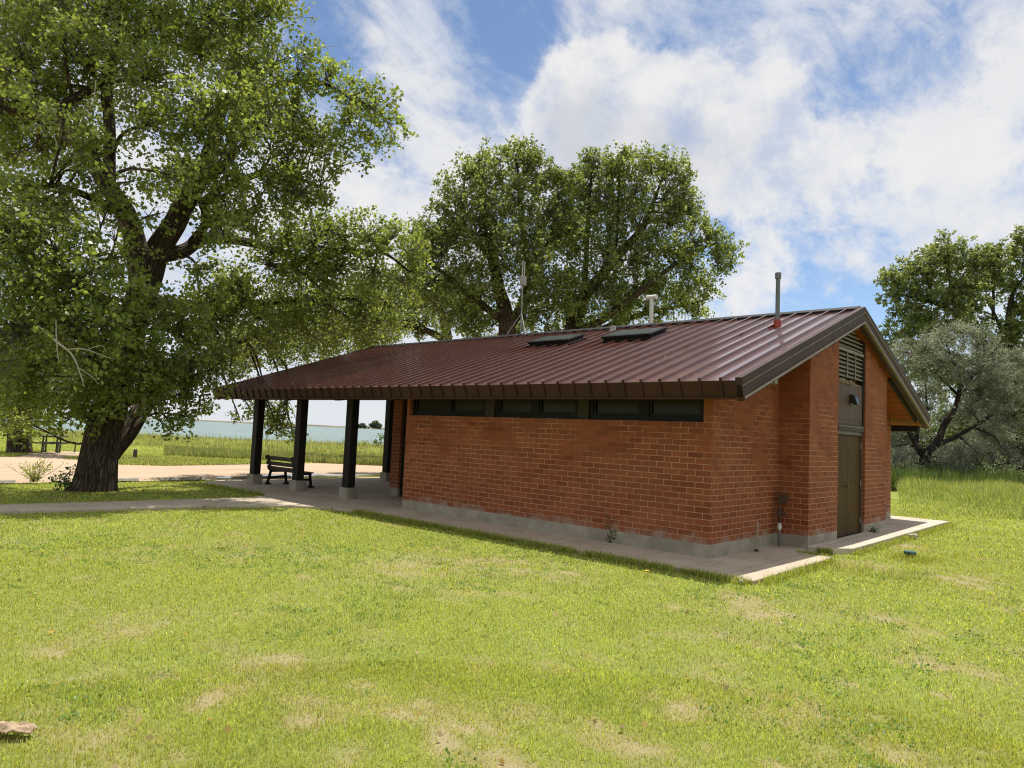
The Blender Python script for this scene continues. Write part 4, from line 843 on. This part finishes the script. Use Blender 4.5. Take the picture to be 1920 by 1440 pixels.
# right: cottonwood, silver tree, shrubs
tree('cottonwood_tree', 'tall dark trunked cottonwood rising behind the silver tree', 'tree', gz(1862, 882, 0) * 0 + at(1880, 889, 52) * np.array([1, 1, 0]),
     [[(1885, 900, 0, .9), (1880, 870, 0, .75), (1868, 830, 0, .65), (1858, 790, 0, .58), (1852, 740, 0, .5), (1845, 680, 0, .42), (1835, 630, 0, .34), (1815, 590, 0, .26), (1790, 550, 0, .18), (1775, 500, 0, .1), (1772, 460, 0, .05)], [(1905, 890, .5, .5), (1908, 850, .5, .45), (1900, 800, .5, .38), (1890, 720, .5, .3), (1885, 640, .5, .22), (1895, 560, .5, .15), (1920, 520, .5, .08)], [(1825, 615, 0, .2), (1770, 575, -.5, .16), (1720, 560, -.8, .1), (1680, 550, -1, .05)], [(1846, 690, 0, .2), (1780, 660, -.6, .15), (1710, 640, -1, .08)], [(1862, 600, .3, .12), (1862, 540, .2, .08), (1855, 490, .2, .04)], [(1885, 640, .5, .14), (1865, 590, .4, .1), (1850, 560, .4, .06)]],
     [(1772, 470, 24, 0), (1755, 490, 28, 0), (1790, 490, 28, .4), (1725, 505, 28, -.6), (1690, 525, 26, -1), (1668, 530, 16, -1), (1665, 555, 16, -1), (1700, 555, 28, -1), (1745, 540, 34, -.6), (1795, 530, 34, 0), (1825, 490, 24, .4), (1850, 475, 24, .6), (1870, 490, 24, .6), (1835, 525, 30, .4), (1875, 525, 26, .6), (1895, 545, 28, .6), (1680, 585, 18, -1), (1720, 590, 20, -.8), (1800, 570, 30, -.8), (1825, 575, 24, -1), (1785, 605, 34, -1), (1740, 620, 32, -1), (1700, 625, 30, -1), (1830, 610, 24, -.8), (1670, 640, 26, -1), (1735, 650, 30, -1), (1920, 560, 24, .6), (1915, 590, 24, .6), (1880, 620, 24, .6), (1865, 650, 28, .4), (1900, 660, 30, .6), (1915, 620, 20, .6), (1925, 700, 40, .5), (1880, 700, 40, 1), (1915, 760, 40, .6), (1880, 770, 36, 1), (1925, 470, 24, .4), (1918, 450, 14, .4), (1935, 440, 22, .4), (1930, 500, 20, .4), (1905, 810, 30, 1), (1845, 730, 36, 1.2), (1800, 690, 36, 1), (1750, 700, 36, 1), (1700, 690, 30, 1), (1860, 800, 30, 2), (1830, 780, 30, 2), (1800, 820, 30, 3), (1780, 770, 30, 3)], 52, .19, 1050, ((.135, .165, .068), (.18, .21, .085), (.09, .115, .046)), bark='barkdark', droop=.1, gain=1.1)
SILV = ((.225, .24, .175), (.29, .305, .235), (.15, .165, .115))
tree('olive_tree', 'grey green silver leaved tree with dark crooked limbs right of the building', 'tree', at(1733, 905, 40) * np.array([1, 1, 0]),
     [[(1733, 912, 0, .34), (1734, 880, 0, .29), (1736, 855, 0, .25), (1755, 828, 0, .2), (1775, 790, 0, .17), (1793, 755, 0, .13), (1800, 710, 0, .1), (1785, 670, 0, .07), (1772, 640, 0, .04)], [(1735, 862, 0, .18), (1716, 830, 0, .15), (1700, 805, 0, .12), (1675, 788, 0, .08), (1655, 775, 0, .05)], [(1750, 838, 0, .16), (1790, 820, -.3, .13), (1825, 800, -.5, .1), (1860, 780, -.7, .06)], [(1718, 838, 0, .12), (1722, 800, .2, .1), (1738, 770, .3, .07), (1735, 720, .3, .04)], [(1796, 740, 0, .08), (1760, 705, -.3, .06), (1735, 680, -.4, .03)], [(1798, 730, 0, .08), (1840, 690, -.2, .05), (1870, 650, -.2, .03)]],
     [(1700, 660, 24, 0), (1735, 650, 24, -.3), (1770, 635, 26, 0), (1805, 630, 22, 0), (1835, 650, 28, 0), (1870, 670, 28, 0), (1690, 700, 26, 0), (1735, 695, 30, -.5), (1780, 680, 30, -.6), (1825, 695, 32, -.6), (1870, 710, 32, -.4), (1905, 720, 28, 0), (1720, 740, 26, .4), (1760, 735, 24, .6), (1835, 740, 30, -.4), (1880, 755, 34, -.4), (1700, 770, 18, .5), (1820, 770, 24, -.4), (1855, 785, 24, -.4), (1895, 790, 24, -.2), (1700, 820, 26, 1, .7), (1690, 850, 24, 1), (1665, 840, 24, 1), (1720, 868, 18, 1), (1750, 875, 20, 1), (1668, 800, 24, 1), (1840, 815, 30, .6), (1870, 830, 30, .8), (1760, 790, 20, 1, .6), (1775, 850, 22, 1, .7), (1745, 765, 18, .6, .6), (1915, 680, 24, 0), (1690, 862, 22, -1), (1762, 868, 22, -1), (1792, 860, 24, -1), (1715, 884, 15, -1.5), (1840, 850, 26, -1), (1882, 850, 24, -1), (1665, 870, 18, -1), (1815, 880, 20, -1)], 40, .14, 2000, SILV, bark='barkdark', leafmat='leafsilver', droop=.0, aspect=.4, upright=.1)
def shrub(name, label, base, clumps, depth, leaf, dens, cols, leafmat='leaf', limbs=None, aspect=.9, cat='shrub', group=None, bark='twig'):
    b = clumps[0]; p0 = base
    lim = limbs or [[(b[0], b[1]+b[2]*1.1, 0, .03), (b[0], b[1], 0, .02), (b[0], b[1]-b[2]*.5, 0, .01)]]
    return tree(name, label, cat, p0, lim, clumps, depth, leaf, dens, cols, bark=bark, leafmat=leafmat, droop=-.1, upright=.2, twigs=.6, aspect=aspect, group=group, trunk_sides=6)
shrub('olive_shrub', 'low grey green shrub between the silver tree and the dark trunk', at(1800, 908, 38)*np.array([1, 1, 0]), [(1800, 862, 28, 0), (1830, 848, 26, 0), (1770, 868, 24, 0), (1820, 880, 24, 0), (1785, 888, 20, 0)], 38, .10, 620, SILV, 'leafsilver', aspect=.4)
shrub('olive_shrub', 'small pale shrub at the foot of the dark trunk near the right edge', at(1880, 905, 36)*np.array([1, 1, 0]), [(1880, 880, 20, 0), (1905, 888, 16, 0), (1860, 890, 14, 0), (1868, 862, 12, 0)], 36, .10, 620, ((.20, .25, .10), (.25, .29, .13), (.14, .18, .07)), 'leafsilver', aspect=.5)
shrub('leafy_sapling', 'dark leafy sapling hugging the foot of the big trunk', gz(122, 917), [(122, 903, 7, -.5), (126, 909, 7, -.5), (118, 911, 6, -.5), (127, 894, 4, -.5), (117, 897, 3, -.5)], 18.0, .06, 1500, ((.05, .09, .02), (.07, .12, .025), (.035, .065, .015)))
DK = ((.10, .13, .05), (.14, .17, .07), (.06, .085, .035))
for (px, py, dd, lab, cl) in ((1690, 905, 62, 'dark green shrub seen between the brick corner and the crooked trunk', [(1668, 820, 34, 0), (1700, 815, 34, 0), (1725, 845, 30, 0), (1690, 848, 22, 0), (1655, 850, 22, 0)]), (1770, 905, 60, 'dark shrub filling the gap behind the crooked trunk', [(1755, 830, 32, 0), (1790, 820, 34, 0), (1815, 845, 32, 0), (1750, 862, 24, 0), (1785, 868, 24, 0), (1840, 860, 28, 0)]), (1915, 905, 58, 'dark shrub at the right edge behind the thick trunk', [(1905, 845, 32, 0), (1935, 835, 34, 0), (1945, 870, 34, 0), (1920, 795, 30, 0), (1890, 870, 26, 0), (1870, 865, 24, 0)])):
    shrub('background_shrub', lab, at(px, 885, dd)*np.array([1, 1, 0]), cl, dd, .19, 900, DK)
# weedy bush at the road edge
def weed(name, label, p, hgt, n, spread, cols, leaf=.03, cat='weed', group=None, thin=.004, lpb=9):
    root = thing(name, p, label, cat, group); g = Geo(); LP = []
    for k in range(n):
        a = np.array(p)+rng.normal(size=3)*np.array([.02, .02, 0]); d = np.array([rng.normal()*spread, rng.normal()*spread, hgt*(.5+.5*rng.random())]); m = a+d*.5+rng.normal(size=3)*.03*hgt
        rs = resample([np.append(a, thin), np.append(m, thin*.8), np.append(a+d, thin*.4)], 7); g.add(*tubes(rs[None, :, :3], rs[None, :, 3], 4))
        t = rng.random(lpb)**1.1; LP.append(a+d*t[:, None]+rng.normal(size=(lpb, 3))*leaf*.9)
    P = np.vstack(LP); P[:, 2] = np.maximum(P[:, 2], p[2]+.01); cc = np.array(cols); kx = rng.random((len(P), 3)); kx /= kx.sum(1, keepdims=True)
    g.build('stems', M['twig'], root, p); np_mesh('foliage', leaves(P, leaf*(.6+.8*rng.random(len(P)))), 4, M['leaf'], root, p, col=np.repeat(kx@cc, 4, 0)); return root
GW = ((.10, .15, .03), (.15, .19, .05), (.07, .11, .02)); YW = ((.26, .28, .07), (.32, .33, .10), (.18, .22, .05))
weed('roadside_weed', 'wispy yellow green weed bush at the road edge left of the trunk', tuple(gz(65, 903)), .62, 42, .26, ((.34, .36, .10), (.42, .42, .14), (.24, .28, .07)), .05, cat='weed', thin=.003)
weed('wall_weed', 'tallest wispy weed growing against the brick wall below the third window', tuple(gz(1146, 1017)), .55, 11, .10, ((.12, .15, .04), (.20, .17, .05), (.09, .11, .03)), .045, thin=.0022, lpb=14)
weed('wall_weed', 'small dark weed at the foot of the plinth below the middle window', tuple(gz(994, 990)), .17, 14, .03, GW, .04, thin=.002)
weed('wall_weed', 'flat grey green weed at the plinth left of the small dark weed', tuple(gz(945, 978)), .10, 12, .05, GW, .04, thin=.002)
weed('wall_weed', 'tiny weed at the left corner of the concrete plinth', tuple(gz(769, 954)), .10, 9, .03, GW, .035, thin=.002)
weed('wall_weed', 'tiny weed at the plinth to the right of the brown door', tuple(gz(1638, 998, .045)), .10, 9, .03, GW, .035, thin=.002)
# shoreline bushes and far trees
shrub('shore_bush', 'round green bush on the lake shore beside the far porch post', at(712, 836, 70)*np.array([1, 1, 0])+np.array([0, 0, -.2]), [(714, 828, 11, 0), (722, 822, 11, 0), (706, 833, 6, 0), (728, 830, 9, 0)], 70, .16, 260, ((.09, .14, .04), (.12, .17, .045), (.06, .10, .03)))
shrub('shore_bush', 'low pale bush on the lake shore left of the round bush', at(686, 838, 68)*np.array([1, 1, 0])+np.array([0, 0, -.2]), [(684, 833, 6, 0), (690, 835, 5, 0), (678, 836, 5, 0)], 68, .14, 260, YW)
FAR = ((.10, .125, .085), (.12, .145, .10), (.08, .10, .07))
for (px, ws, lab) in ((704, 11, 'dark round tree standing on the far shore of the lake'), (681, 6, 'smaller tree on the far shore left of the dark round tree'), (674, 4, 'smallest tree on the far shore, nearest the third porch post')):
    shrub('far_tree', lab, at(px, 801, 1330), [(px, 799-ws*.3, ws*.62, 0), (px-ws*.7, 801-ws*.1, ws*.42, 0), (px+ws*.7, 801-ws*.1, ws*.42, 0), (px-ws*.3, 800-ws*.2, ws*.5, 0), (px+ws*.35, 800-ws*.2, ws*.5, 0)], 1330, 2.6, 12, FAR, cat='tree', group='trees on the far shore')

# ------------------------------------------------------------------ small things
# bench under the porch, its back towards the lawn
bn = thing('park_bench', (-13.7, .62, 0), 'dark slatted bench with cast legs under the porch, beside the posts', 'bench')
bx0, bx1 = -14.62, -12.98
def bP(x, v, z): return (x, .45+v, z)
for z, v in ((.80, -.06), (.64, -.02), (.50, .02)): MB().obox(bP((bx0+bx1)/2, v, z), ((bx1-bx0)/2, 0, 0), (0, .022, .004), (0, -.016, .055)).build('back_slat', M['bench'], bn, bevel=.004)
for v in (.10, .24, .38, .52): MB().box(bx0, bx1, .45+v-.06, .45+v+.06, .42, .455).build('seat_slat', M['bench'], bn, bevel=.004)
for x in (bx0+.14, bx1-.14):
    lg = MB(); 
    for a, b in (((x, .37, .88), (x, .50, .40)), ((x, .50, .40), (x, .40, .0)), ((x, .34, .015), (x, .52, .015)), ((x, .48, .40), (x, 1.03, .40)), ((x, .98, .40), (x, 1.04, .0)), ((x, .94, .015), (x, 1.14, .015)), ((x, .44, .20), (x, 1.0, .24))): lg.bar(a, b, .07, .05, (1, 0, 0))
    lg.build('leg', M['iron'], bn)
# picnic table
pt = thing('picnic_table', tuple(gz(88, 848)), 'dark metal picnic table with attached benches beside the far left trunk', 'table')
o = gz(88, 848); tx = np.array([rh[0], rh[1], 0]); ty = np.array([fh[0], fh[1], 0]); zz = np.array([0, 0, 1.])
def q(a, b, c): return o+tx*a+ty*b+zz*c
MB().obox(q(-.10, .3, .75), tx*.62, ty*.38, zz*.025).build('tabletop', M['table'], pt)
for b in (-.35, .95): MB().obox(q(.0, b, .44), tx*.95, ty*.13, zz*.02).build('bench_seat', M['table'], pt)
for a in (-.35, .32):
    lg = MB()
    for d in (-.07, .07): lg.bar(q(a+d, .3, .73), q(a+d*1.3, .3, 0), .05)
    lg.bar(q(a-.12, .3, .03), q(a+.12, .3, .03), .05); lg.bar(q(a, -.35, .42), q(a, .95, .42), .05); lg.build('leg', M['table'], pt)
for a, b in ((-.78, -.35), (.72, -.35), (-.78, .95), (.72, .95), (-.02, -.35)): MB().bar(q(a, b, .42), q(a, b, 0), .045).build('leg', M['table'], pt)
# timber marker post
mp_ = gz(253, 857); mk = thing('marker_post', tuple(mp_), 'short grey timber post on the grass right of the big trunk', 'post')
MB().box(mp_[0]-.07, mp_[0]+.07, mp_[1]-.07, mp_[1]+.07, -.05, .34).prism([(mp_[0]-.07, .3401), (mp_[0]+.07, .3401), (mp_[0]+.05, .365), (mp_[0]-.05, .365)], mp_[1]-.06, mp_[1]+.06, 'y').build('shaft', M['woodpost'], mk, bevel=.01)
# wheel stops along the road edge
for (y0_, y1_, lab) in ((-9.5, -5.4, 'low concrete wheel stop at the road edge behind the wispy weed'), (-3.1, -2.35, 'low concrete wheel stop just right of the big trunk'), (-1.75, -.35, 'low concrete wheel stop at the road edge left of the porch'), (.5, 2.6, 'low concrete wheel stop at the road edge behind the bench')):
    ws = MB().prism([(-17.0, -.03), (-16.82, -.03), (-16.86, .055), (-16.96, .055)], y0_, y1_, 'y').build('wheel_stop', M['kerb'], None, (-16.9, (y0_+y1_)/2, 0), bevel=.01); tag(ws, lab, 'kerb', 'wheel stops along the dirt road')
# tapered teal cap standing in the grass
cp_ = gz(1706, 1041); ck = thing('valve_cap', (cp_[0], cp_[1], -.03), 'dark teal round capped valve box sticking out of the lawn', 'valve cap')
MB().cyl((cp_[0], cp_[1], -.06), (cp_[0], cp_[1], .05), .075, .10, n=24).build('body', M['tealdark'], ck)
MB().cyl((cp_[0], cp_[1], .0505), (cp_[0], cp_[1], .068), .105, .098, n=24).build('lid', M['teal'], ck)
def rock(name, label, cat, p, r, mat, seed, sq=(1, 1, .6)):
    bm = bmesh.new(); bmesh.ops.create_icosphere(bm, subdivisions=3, radius=1); rg = np.random.default_rng(seed); k = rg.normal(size=(6, 3)); ph = rg.random(6)*6
    for v in bm.verts:
        a = np.array(v.co); s = 1+.13*sum(math.sin(2.2*a@k[i]+ph[i]) for i in range(6))/2; v.co = Vector(a*s*np.array(sq)*r)
    me = bpy.data.meshes.new(name); bm.to_mesh(me); bm.free(); me.materials.append(mat); o = bpy.data.objects.new(name, me); o.location = p; o.rotation_euler = (0, 0, seed); COL.objects.link(o); return tag(o, label, cat)
s_ = gz(1712, 1006); rock('stone', 'pale tan stone lying in the grass beside the door paving', 'stone', (s_[0], s_[1], .01), .085, M['stone'], 4, (1.3, .7, .6))
# curled slab of dry bark on the lawn, bottom left
bkp = gz(8, 1376, -.04); bk = MB(); nu, nv = 46, 22; bv = []
for i in range(nu):
    for j in range(nv):
        uu = i/(nu-1)*2-1; vv = j/(nv-1)*2-1; A = np.array
        ww = .062*(1-.55*abs(uu)**3)*(.70+.75*fbm(A([uu*2.2]), A([5.+.3*np.sign(vv)]), 2.2)[0]); ex = .17*(.93+.16*fbm(A([vv*2.]), A([2.]), 2.)[0])
        fold = .085*max(0, fbm(A([uu*1.1+4]), A([vv*.9]), 1.9)[0]-.30)+.05*fbm(A([uu*2.3]), A([vv*1.6+2]), 2.)[0]*(1-abs(uu))+.012*fbm(A([uu*7]), A([vv*6]), 2.)[0]
        p = bkp+tx*(uu*ex)+ty*(vv*ww)+zz*(.012+fold*(1-.35*abs(vv)))
        bv.append(p)
bf = [(i*nv+j, (i+1)*nv+j, (i+1)*nv+j+1, i*nv+j+1) for i in range(nu-1) for j in range(nv-1)]
bko = bk.add(bv, bf).build('bark_slab', M['barkpiece'], None, tuple(bkp), smooth=True); so_ = bko.modifiers.new('thick', 'SOLIDIFY'); so_.thickness = .006
tag(bko, 'crumpled flat piece of dry tan bark lying on the lawn in the corner', 'bark')
def flower(name, label, px, py, hgt, r, mat, group=None, ball=False):
    p = gz(px, py, -.06); f = thing(name, tuple(p), label, 'flower', group)
    MB().cyl(p, p+np.array([.005, 0, hgt]), .003, n=5).build('stem', M['twig'], f)
    h = MB()
    if ball:
        for k in range(60):
            d = unit(rng.normal(size=3)); h.cyl(p+np.array([0, 0, hgt]), p+np.array([0, 0, hgt])+d*r, .0006, .004, n=3)
    else:
        for k in range(26):
            t = k*2.4; d = np.array([math.cos(t), math.sin(t), .25+.6*random.random()]); d /= np.linalg.norm(d); h.bar(p+np.array([0, 0, hgt]), p+np.array([0, 0, hgt])+d*r, .009, .003)
    h.build('flower_head', mat, f)
flower('dandelion', 'yellow dandelion on the lawn below the paving edge', 1213, 1080, .06, .035, M['petal'])
flower('dandelion', 'yellow dandelion near the corner of the concrete paving', 1548, 1060, .06, .04, M['petal'])
flower('dandelion_clock', 'white dandelion clock beside the front corner of the paving', 1389, 1098, .06, .026, M['puff'], ball=True)
twigfix()

# ------------------------------------------------------------------ sky and sun
sd_ = Vector((-.046, .30, .956)).normalized(); el = math.asin(sd_.z); az = math.atan2(sd_.x, sd_.y)
sun = bpy.data.objects.new('sun', bpy.data.lights.new('sun', 'SUN')); COL.objects.link(sun)
sun.data.energy = 5.0; sun.data.angle = R(.53); sun.data.color = (1, .955, .89); sun.rotation_euler = (-sd_).to_track_quat('-Z', 'Y').to_euler()
Wd = bpy.data.worlds.new('World'); SC.world = Wd; Wd.use_nodes = True; nt = Wd.node_tree; bg = nt.nodes['Background']
sky = nt.nodes.new('ShaderNodeTexSky'); sky.sky_type = 'NISHITA'; sky.sun_disc = False; sky.sun_elevation = el; sky.sun_rotation = az; sky.altitude = 1500; sky.dust_density = .6; sky.ozone_density = 2.0
SKYS = .115; BIAS = -.27; CLW = .83; SKYTINT = (1.06, 1.06, 1.05)
bg.inputs['Strength'].default_value = SKYS
tc = nt.nodes.new('ShaderNodeTexCoord'); dv = tc.outputs['Generated']
sx = nt.nodes.new('ShaderNodeSeparateXYZ'); L(nt, dv, sx.inputs[0])
zc_ = mth(nt, 'MAXIMUM', sx.outputs['Z'], 0.0)
# domain warped direction
wn = N(nt, 'ShaderNodeTexNoise', Scale=3.0, Detail=4.0, Roughness=.55); L(nt, dv, wn.inputs['Vector'])
wv = nt.nodes.new('ShaderNodeVectorMath'); wv.operation = 'SUBTRACT'; L(nt, wn.outputs['Color'], wv.inputs[0]); wv.inputs[1].default_value = (.5, .5, .5)
ws_ = nt.nodes.new('ShaderNodeVectorMath'); ws_.operation = 'SCALE'; L(nt, wv.outputs[0], ws_.inputs[0]); ws_.inputs['Scale'].default_value = .07
wa_ = nt.nodes.new('ShaderNodeVectorMath'); wa_.operation = 'ADD'; L(nt, dv, wa_.inputs[0]); L(nt, ws_.outputs[0], wa_.inputs[1])
wd_ = nt.nodes.new('ShaderNodeVectorMath'); wd_.operation = 'NORMALIZE'; L(nt, wa_.outputs[0], wd_.inputs[0])
def blobs(lst, vec):
    tot = None
    for (px, py, rad, wgt) in lst:
        d = unit(ray(px, py)); sg = .9*rad/F; k = 1/(sg*sg)
        n = nt.nodes.new('ShaderNodeVectorMath'); n.operation = 'DOT_PRODUCT'; L(nt, vec, n.inputs[0]); n.inputs[1].default_value = tuple(d)
        v = mth(nt, 'MULTIPLY', mth(nt, 'EXPONENT', mth(nt, 'MULTIPLY', mth(nt, 'SUBTRACT', n.outputs['Value'], 1.0), k)), wgt)
        tot = v if tot is None else mth(nt, 'ADD', tot, v)
    return tot
def wide(lst):
    tot = None
    for (d, sg, wgt) in lst:
        n = nt.nodes.new('ShaderNodeVectorMath'); n.operation = 'DOT_PRODUCT'; L(nt, wd_.outputs[0], n.inputs[0]); n.inputs[1].default_value = tuple(unit(np.array(d, float)))
        v = mth(nt, 'MULTIPLY', mth(nt, 'EXPONENT', mth(nt, 'MULTIPLY', mth(nt, 'SUBTRACT', n.outputs['Value'], 1.0), 1/(sg*sg))), wgt)
        tot = v if tot is None else mth(nt, 'ADD', tot, v)
    return tot
VEIL = [(1300, 330, 300, .30), (1680, 460, 180, .22), (1860, 430, 200, .2), (1890, 240, 120, .12), (1500, 520, 120, .2), (1780, 330, 120, .2), (1400, 560, 90, .2), (1400, 90, 90, .22), (1480, 10, 90, .2), (1740, 30, 110, .15), (1900, 80, 100, .2), (760, 340, 110, .25), (690, 430, 130, .3), (250, 600, 350, .4), (560, 780, 300, .4), (930, 620, 250, .3), (200, 250, 200, .15), (400, 20, 90, .3),
       (720, 30, 60, .28), (780, 100, 60, .30), (840, 170, 70, .30), (900, 240, 80, .28), (1120, 60, 110, .12)]
HOLE = [(890, 60, 75, -.42), (960, 145, 70, -.42), (1010, 50, 60, -.2), (590, 60, 70, -.40), (640, 190, 80, -.3), (1345, 195, 50, -.40), (1330, 15, 60, -.3), (1570, 165, 90, -.40), (1690, 120, 70, -.3), (1800, 120, 60, -.2), (1390, 400, 90, -.5), (1490, 400, 80, -.3), (1600, 590, 80, -.7), (1500, 600, 80, -.5), (1655, 545, 60, -.4), (660, 330, 60, -.22), (850, 270, 60, -.2), (1260, 90, 60, -.2), (1380, 470, 60, -.3), (730, 260, 60, -.2), (1640, 330, 60, -.2)]
CU = [(1100, 175, 62, 0.496), (1190, 165, 70, 0.496), (1180, 245, 95, 0.440), (1060, 265, 80, 0.400), (1280, 245, 85, 0.36), (1400, 240, 80, 0.40), (1500, 250, 75, 0.33), (1600, 260, 50, 0.22), (1340, 300, 110, 0.2), (1450, 320, 70, 0.240), (1000, 330, 80, 0.240), (780, 345, 60, 0.336), (700, 400, 70, 0.320), (650, 440, 60, 0.240), (860, 340, 45, 0.240), (1890, 250, 90, .18), (1820, 300, 70, .18), (1750, 480, 110, .18), (1880, 420, 110, .18), (1560, 500, 90, 0.240), (1440, 500, 60, 0.224), (1390, 560, 70, 0.280), (60, 370, 90, 0.320), (390, 20, 80, 0.320), (180, 440, 60, 0.240)]
c3 = lambda o: mth(nt, 'SUBTRACT', o.outputs['Fac'], .5)
def shifted(dz, dx=0):
    n = nt.nodes.new('ShaderNodeVectorMath'); n.operation = 'ADD'; L(nt, dv, n.inputs[0]); n.inputs[1].default_value = (dx, 0, dz); return n.outputs[0]
def heap(vec):
    """heap cloud density along a direction"""
    w = N(nt, 'ShaderNodeTexNoise', Scale=6.0, Detail=5.0, Roughness=.55); L(nt, vec, w.inputs['Vector'])
    a = nt.nodes.new('ShaderNodeVectorMath'); a.operation = 'SUBTRACT'; L(nt, w.outputs['Color'], a.inputs[0]); a.inputs[1].default_value = (.5, .5, .5)
    b2 = nt.nodes.new('ShaderNodeVectorMath'); b2.operation = 'SCALE'; L(nt, a.outputs[0], b2.inputs[0]); b2.inputs['Scale'].default_value = .075
    c = nt.nodes.new('ShaderNodeVectorMath'); c.operation = 'ADD'; L(nt, vec, c.inputs[0]); L(nt, b2.outputs[0], c.inputs[1])
    d = nt.nodes.new('ShaderNodeVectorMath'); d.operation = 'NORMALIZE'; L(nt, c.outputs[0], d.inputs[0])
    n1 = N(nt, 'ShaderNodeTexNoise', Scale=11.0, Detail=12.0, Roughness=.62); L(nt, vec, n1.inputs['Vector'])
    return mth(nt, 'ADD', blobs(CU, d.outputs[0]), mth(nt, 'MULTIPLY', c3(n1), 1.5))
hp0 = heap(dv); hp1 = heap(shifted(.05))
cum = ramp(nt, hp0, .24, .52)
# streaked high cloud on a flat layer
dz_ = mth(nt, 'ADD', zc_, .20)
cx_ = mth(nt, 'DIVIDE', sx.outputs['X'], dz_); cy_ = mth(nt, 'DIVIDE', sx.outputs['Y'], dz_)
cb = nt.nodes.new('ShaderNodeCombineXYZ'); L(nt, cx_, cb.inputs[0]); L(nt, cy_, cb.inputs[1])
mpn = nt.nodes.new('ShaderNodeMapping'); mpn.inputs['Rotation'].default_value = (0, 0, 0); mpn.inputs["Scale"].default_value = (2.7, 1.45, 1); L(nt, cb.outputs[0], mpn.inputs[0])
ci = N(nt, 'ShaderNodeTexNoise', Scale=2.6, Detail=14.0, Roughness=.66, Distortion=.35); L(nt, mpn.outputs[0], ci.inputs['Vector'])
det = N(nt, 'ShaderNodeTexNoise', Scale=16.0, Detail=9.0, Roughness=.62); L(nt, dv, det.inputs['Vector'])
WIDE = [((0, 0, 1), .62, .75), ((-fh[0], -fh[1], .45), .85, .8), ((rh[0], rh[1], .3), .45, .5), ((-rh[0], -rh[1], .3), .45, .5)]  # unseen cloud added overhead, behind and aside to whiten the ambient light
base = mth(nt, 'ADD', mth(nt, 'ADD', mth(nt, 'ADD', blobs(VEIL, wd_.outputs[0]), mth(nt, 'MULTIPLY', blobs(HOLE, wd_.outputs[0]), .78)), wide(WIDE)), BIAS)
dc = mth(nt, 'ADD', mth(nt, 'ADD', mth(nt, 'MULTIPLY', base, 1.1), mth(nt, 'MULTIPLY', c3(ci), 2.6)), mth(nt, 'MULTIPLY', c3(det), .9))
cir = ramp(nt, dc, -.25, .85)
hz = ramp(nt, zc_, .16, .0)                     # paler air low down
shd = N(nt, 'ShaderNodeTexNoise', Scale=5.0, Detail=7.0, Roughness=.55); L(nt, dv, shd.inputs['Vector'])
k_ = 1/SKYS
cw = tuple(v*k_*CLW for v in (.90, .885, .87)); cgx = tuple(v*k_*CLW for v in (.64, .66, .71)); cv = tuple(v*k_*CLW for v in (.74, .775, .84))
gr = mth(nt, 'MULTIPLY', ramp(nt, hp1, .35, 1.3), mth(nt, 'ADD', .30, mth(nt, 'MULTIPLY', ramp(nt, shd.outputs['Fac'], .34, .66), 1.1)), True)
skc = mixc(nt, 1.0, sky.outputs[0], SKYTINT, 'MULTIPLY')
veilc = mixc(nt, ramp(nt, shd.outputs['Fac'], .42, .62), cw, cv)
fin = mixc(nt, mth(nt, 'MULTIPLY', cir, .9), skc, veilc)
fin = mixc(nt, mth(nt, 'MULTIPLY', cum, mth(nt, 'ADD', .50, mth(nt, 'MULTIPLY', ramp(nt, det.outputs['Fac'], .30, .62), .42))), fin, mixc(nt, gr, cw, cgx))
fin = mixc(nt, mth(nt, 'MULTIPLY', hz, .8), fin, tuple(v*k_*CLW for v in (.76, .795, .85)))
L(nt, fin, bg.inputs['Color'])
Wd.cycles.sampling_method = 'MANUAL'; Wd.cycles.sample_map_resolution = 1024

# ------------------------------------------------------------------ render settings
SC.render.engine = 'CYCLES'
SC.view_settings.view_transform = 'Standard'; SC.view_settings.look = 'None'; SC.view_settings.gamma = 1; SC.view_settings.exposure = .25
SC.cycles.max_bounces = 6; SC.cycles.diffuse_bounces = 3; SC.cycles.glossy_bounces = 3; SC.cycles.transmission_bounces = 4; SC.cycles.transparent_max_bounces = 4
SC.cycles.caustics_reflective = False; SC.cycles.caustics_refractive = False
SC.cycles.use_denoising = True; SC.cycles.pixel_filter_type = 'BLACKMAN_HARRIS'; SC.cycles.filter_width = 1.15; SC.cycles.sample_clamp_indirect = 1.5
print('leaves', LEAFN[0])
